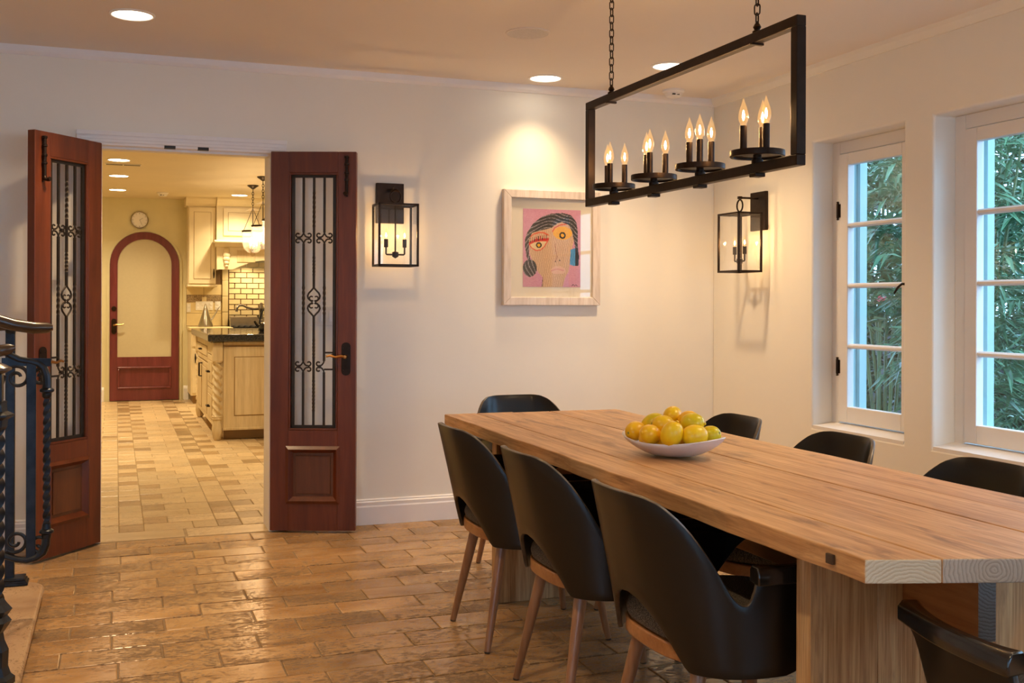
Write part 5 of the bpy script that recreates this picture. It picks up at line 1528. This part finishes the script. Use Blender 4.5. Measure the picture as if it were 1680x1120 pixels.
def leaf_mat(name, c0, c1):
    m, nt, b = newmat(name)
    v = coords(nt)
    f = noise(nt, v, 5, 3)
    r = ramp(nt, [(0.35, c0), (0.65, c1)])
    nt.links.new(f, r.inputs[0]); nt.links.new(r.outputs[0], b.inputs['Base Color'])
    b.inputs['Roughness'].default_value = 0.38
    b.inputs['Transmission Weight'].default_value = 0.0
    return m
M_LEAF = [leaf_mat('bamboo_leaf', (0.045, 0.12, 0.06), (0.15, 0.29, 0.15)), leaf_mat('dark_leaf', (0.02, 0.05, 0.022), (0.06, 0.11, 0.045)), leaf_mat('pale_leaf', (0.08, 0.15, 0.075), (0.20, 0.28, 0.15))]
M_CULM = plain('bamboo_culm', (0.10, 0.13, 0.05), 0.5, var=0.4)
GR = random.Random(11)
def bush(name, x, y, rx, ry, z0, z1, nleaf, size, mat, lab, cat, grp, droop=.6, wide=.14, stems=7):
    t = thing(name, (x, y, -.25), lab, cat, grp)
    sm = MB()
    for k in range(stems):
        a = GR.uniform(0, 2 * PI); r0 = GR.uniform(0, .25)
        bx_, by_ = x + r0 * rx * math.cos(a), y + r0 * ry * math.sin(a)
        tx, ty = x + GR.uniform(-.8, .8) * rx, y + GR.uniform(-.8, .8) * ry
        zt = GR.uniform(.75, 1) * z1
        sm.tube([(bx_, by_, -.25), ((bx_ * 2 + tx) / 3, (by_ * 2 + ty) / 3, zt * .45), (tx, ty, zt)], [.016, .012, .006], 6)
    sm.obj('stems', M_CULM, t, smooth=True)
    vs = []; fs = []
    ncl = max(1, nleaf // 9)
    for c in range(ncl):
        # cluster origin
        while True:
            ux, uy, uz = GR.uniform(-1, 1), GR.uniform(-1, 1), GR.uniform(-1, 1)
            if ux*ux + uy*uy + uz*uz*.8 < 1: break
        ox, oy, oz = x + ux * rx, y + uy * ry, (z0 + z1) / 2 + uz * (z1 - z0) / 2
        ha = GR.uniform(0, 2 * PI)
        for q in range(9):
            a = ha + GR.uniform(-1.1, 1.1)
            L = size * GR.uniform(.6, 1.25)
            el = GR.uniform(-droop, .45)
            d = Vector((math.cos(a) * math.cos(el), math.sin(a) * math.cos(el), math.sin(el)))
            sd = d.cross(Vector((0, 0, 1))).normalized()
            up = sd.cross(d)
            roll = GR.uniform(-.7, .7)
            sd = sd * math.cos(roll) + up * math.sin(roll)
            w = L * wide * GR.uniform(.7, 1.2) / 2
            o_ = Vector((ox, oy, oz)) + Vector((GR.uniform(-.04, .04), GR.uniform(-.04, .04), GR.uniform(-.05, .05)))
            mid = o_ + d * L * .45; tip = o_ + d * L + Vector((0, 0, -L * .22))
            b_ = len(vs)
            dn = Vector((0, 0, -w * .35))
            vs += [o_, mid + sd * w, mid + dn, mid - sd * w, tip]
            fs += [(b_, b_+1, b_+2), (b_, b_+2, b_+3), (b_+1, b_+4, b_+2), (b_+2, b_+4, b_+3)]
    me = bpy.data.meshes.new('foliage'); me.from_pydata([tuple(v) for v in vs], [], fs); me.update(); me.materials.append(mat)
    o = bpy.data.objects.new('foliage', me); COL.objects.link(o); o.parent = t; o.location = -WP[t]; o['kind'] = 'stuff'
    return t
BG = 'bamboo clumps outside the windows'
bush('bamboo_clump', 4.70, 4.95, .55, .60, .2, 3.2, 4200, .19, M_LEAF[0], 'feathery bamboo clump close outside the wide window', 'bamboo', BG)
bush('bamboo_clump', 5.75, 6.05, .55, .60, .2, 3.4, 3600, .19, M_LEAF[0], 'bamboo clump farther back, seen through the wide window', 'bamboo', BG)
bush('leafy_shrub', 5.15, 6.25, .50, .50, 1.0, 2.7, 1500, .12, M_LEAF[2], 'pale leafy shrub outside the narrow window', 'shrub', None, wide=.42)
bush('leafy_shrub', 6.3, 7.8, .75, .80, .2, 3.4, 3300, .16, M_LEAF[1], 'dark shrub behind the pale one outside the narrow window', 'shrub', None, wide=.36)
bush('leafy_shrub', 7.2, 7.1, .6, .9, .1, 3.8, 3600, .18, M_LEAF[1], 'tall dark shrub behind the bamboo', 'shrub', None, wide=.34)
bush('leafy_shrub', 7.4, 9.3, .8, 1.1, .2, 3.9, 3300, .18, M_LEAF[1], 'farthest dark shrub at the left of the narrow window', 'shrub', None, wide=.34)
fw_ = thing('red_flower', (4.62, 5.60, 1.20), 'red blossom among the shrub leaves outside', 'flower')
mb = MB()
M_PETAL = plain('red_petal', (0.55, 0.02, 0.04), 0.5)
for k in range(7):
    a = 2 * PI * k / 7
    mb.add([(4.62, 5.60, 1.26), (4.62 + .05 * math.cos(a) , 5.60 + .05 * math.sin(a), 1.29), (4.62 + .07 * math.cos(a + .4), 5.60 + .07 * math.sin(a + .4), 1.265), (4.62 + .045 * math.cos(a + .8), 5.60 + .045 * math.sin(a + .8), 1.25)], [(0, 1, 2), (0, 2, 3)])
mb.obj('petals', M_PETAL, fw_)
MB().tube([(4.62, 5.60, 1.26), (4.70, 5.70, 1.10), (4.9, 5.95, .85)], .004, 6).obj('stem', M_CULM, fw_)
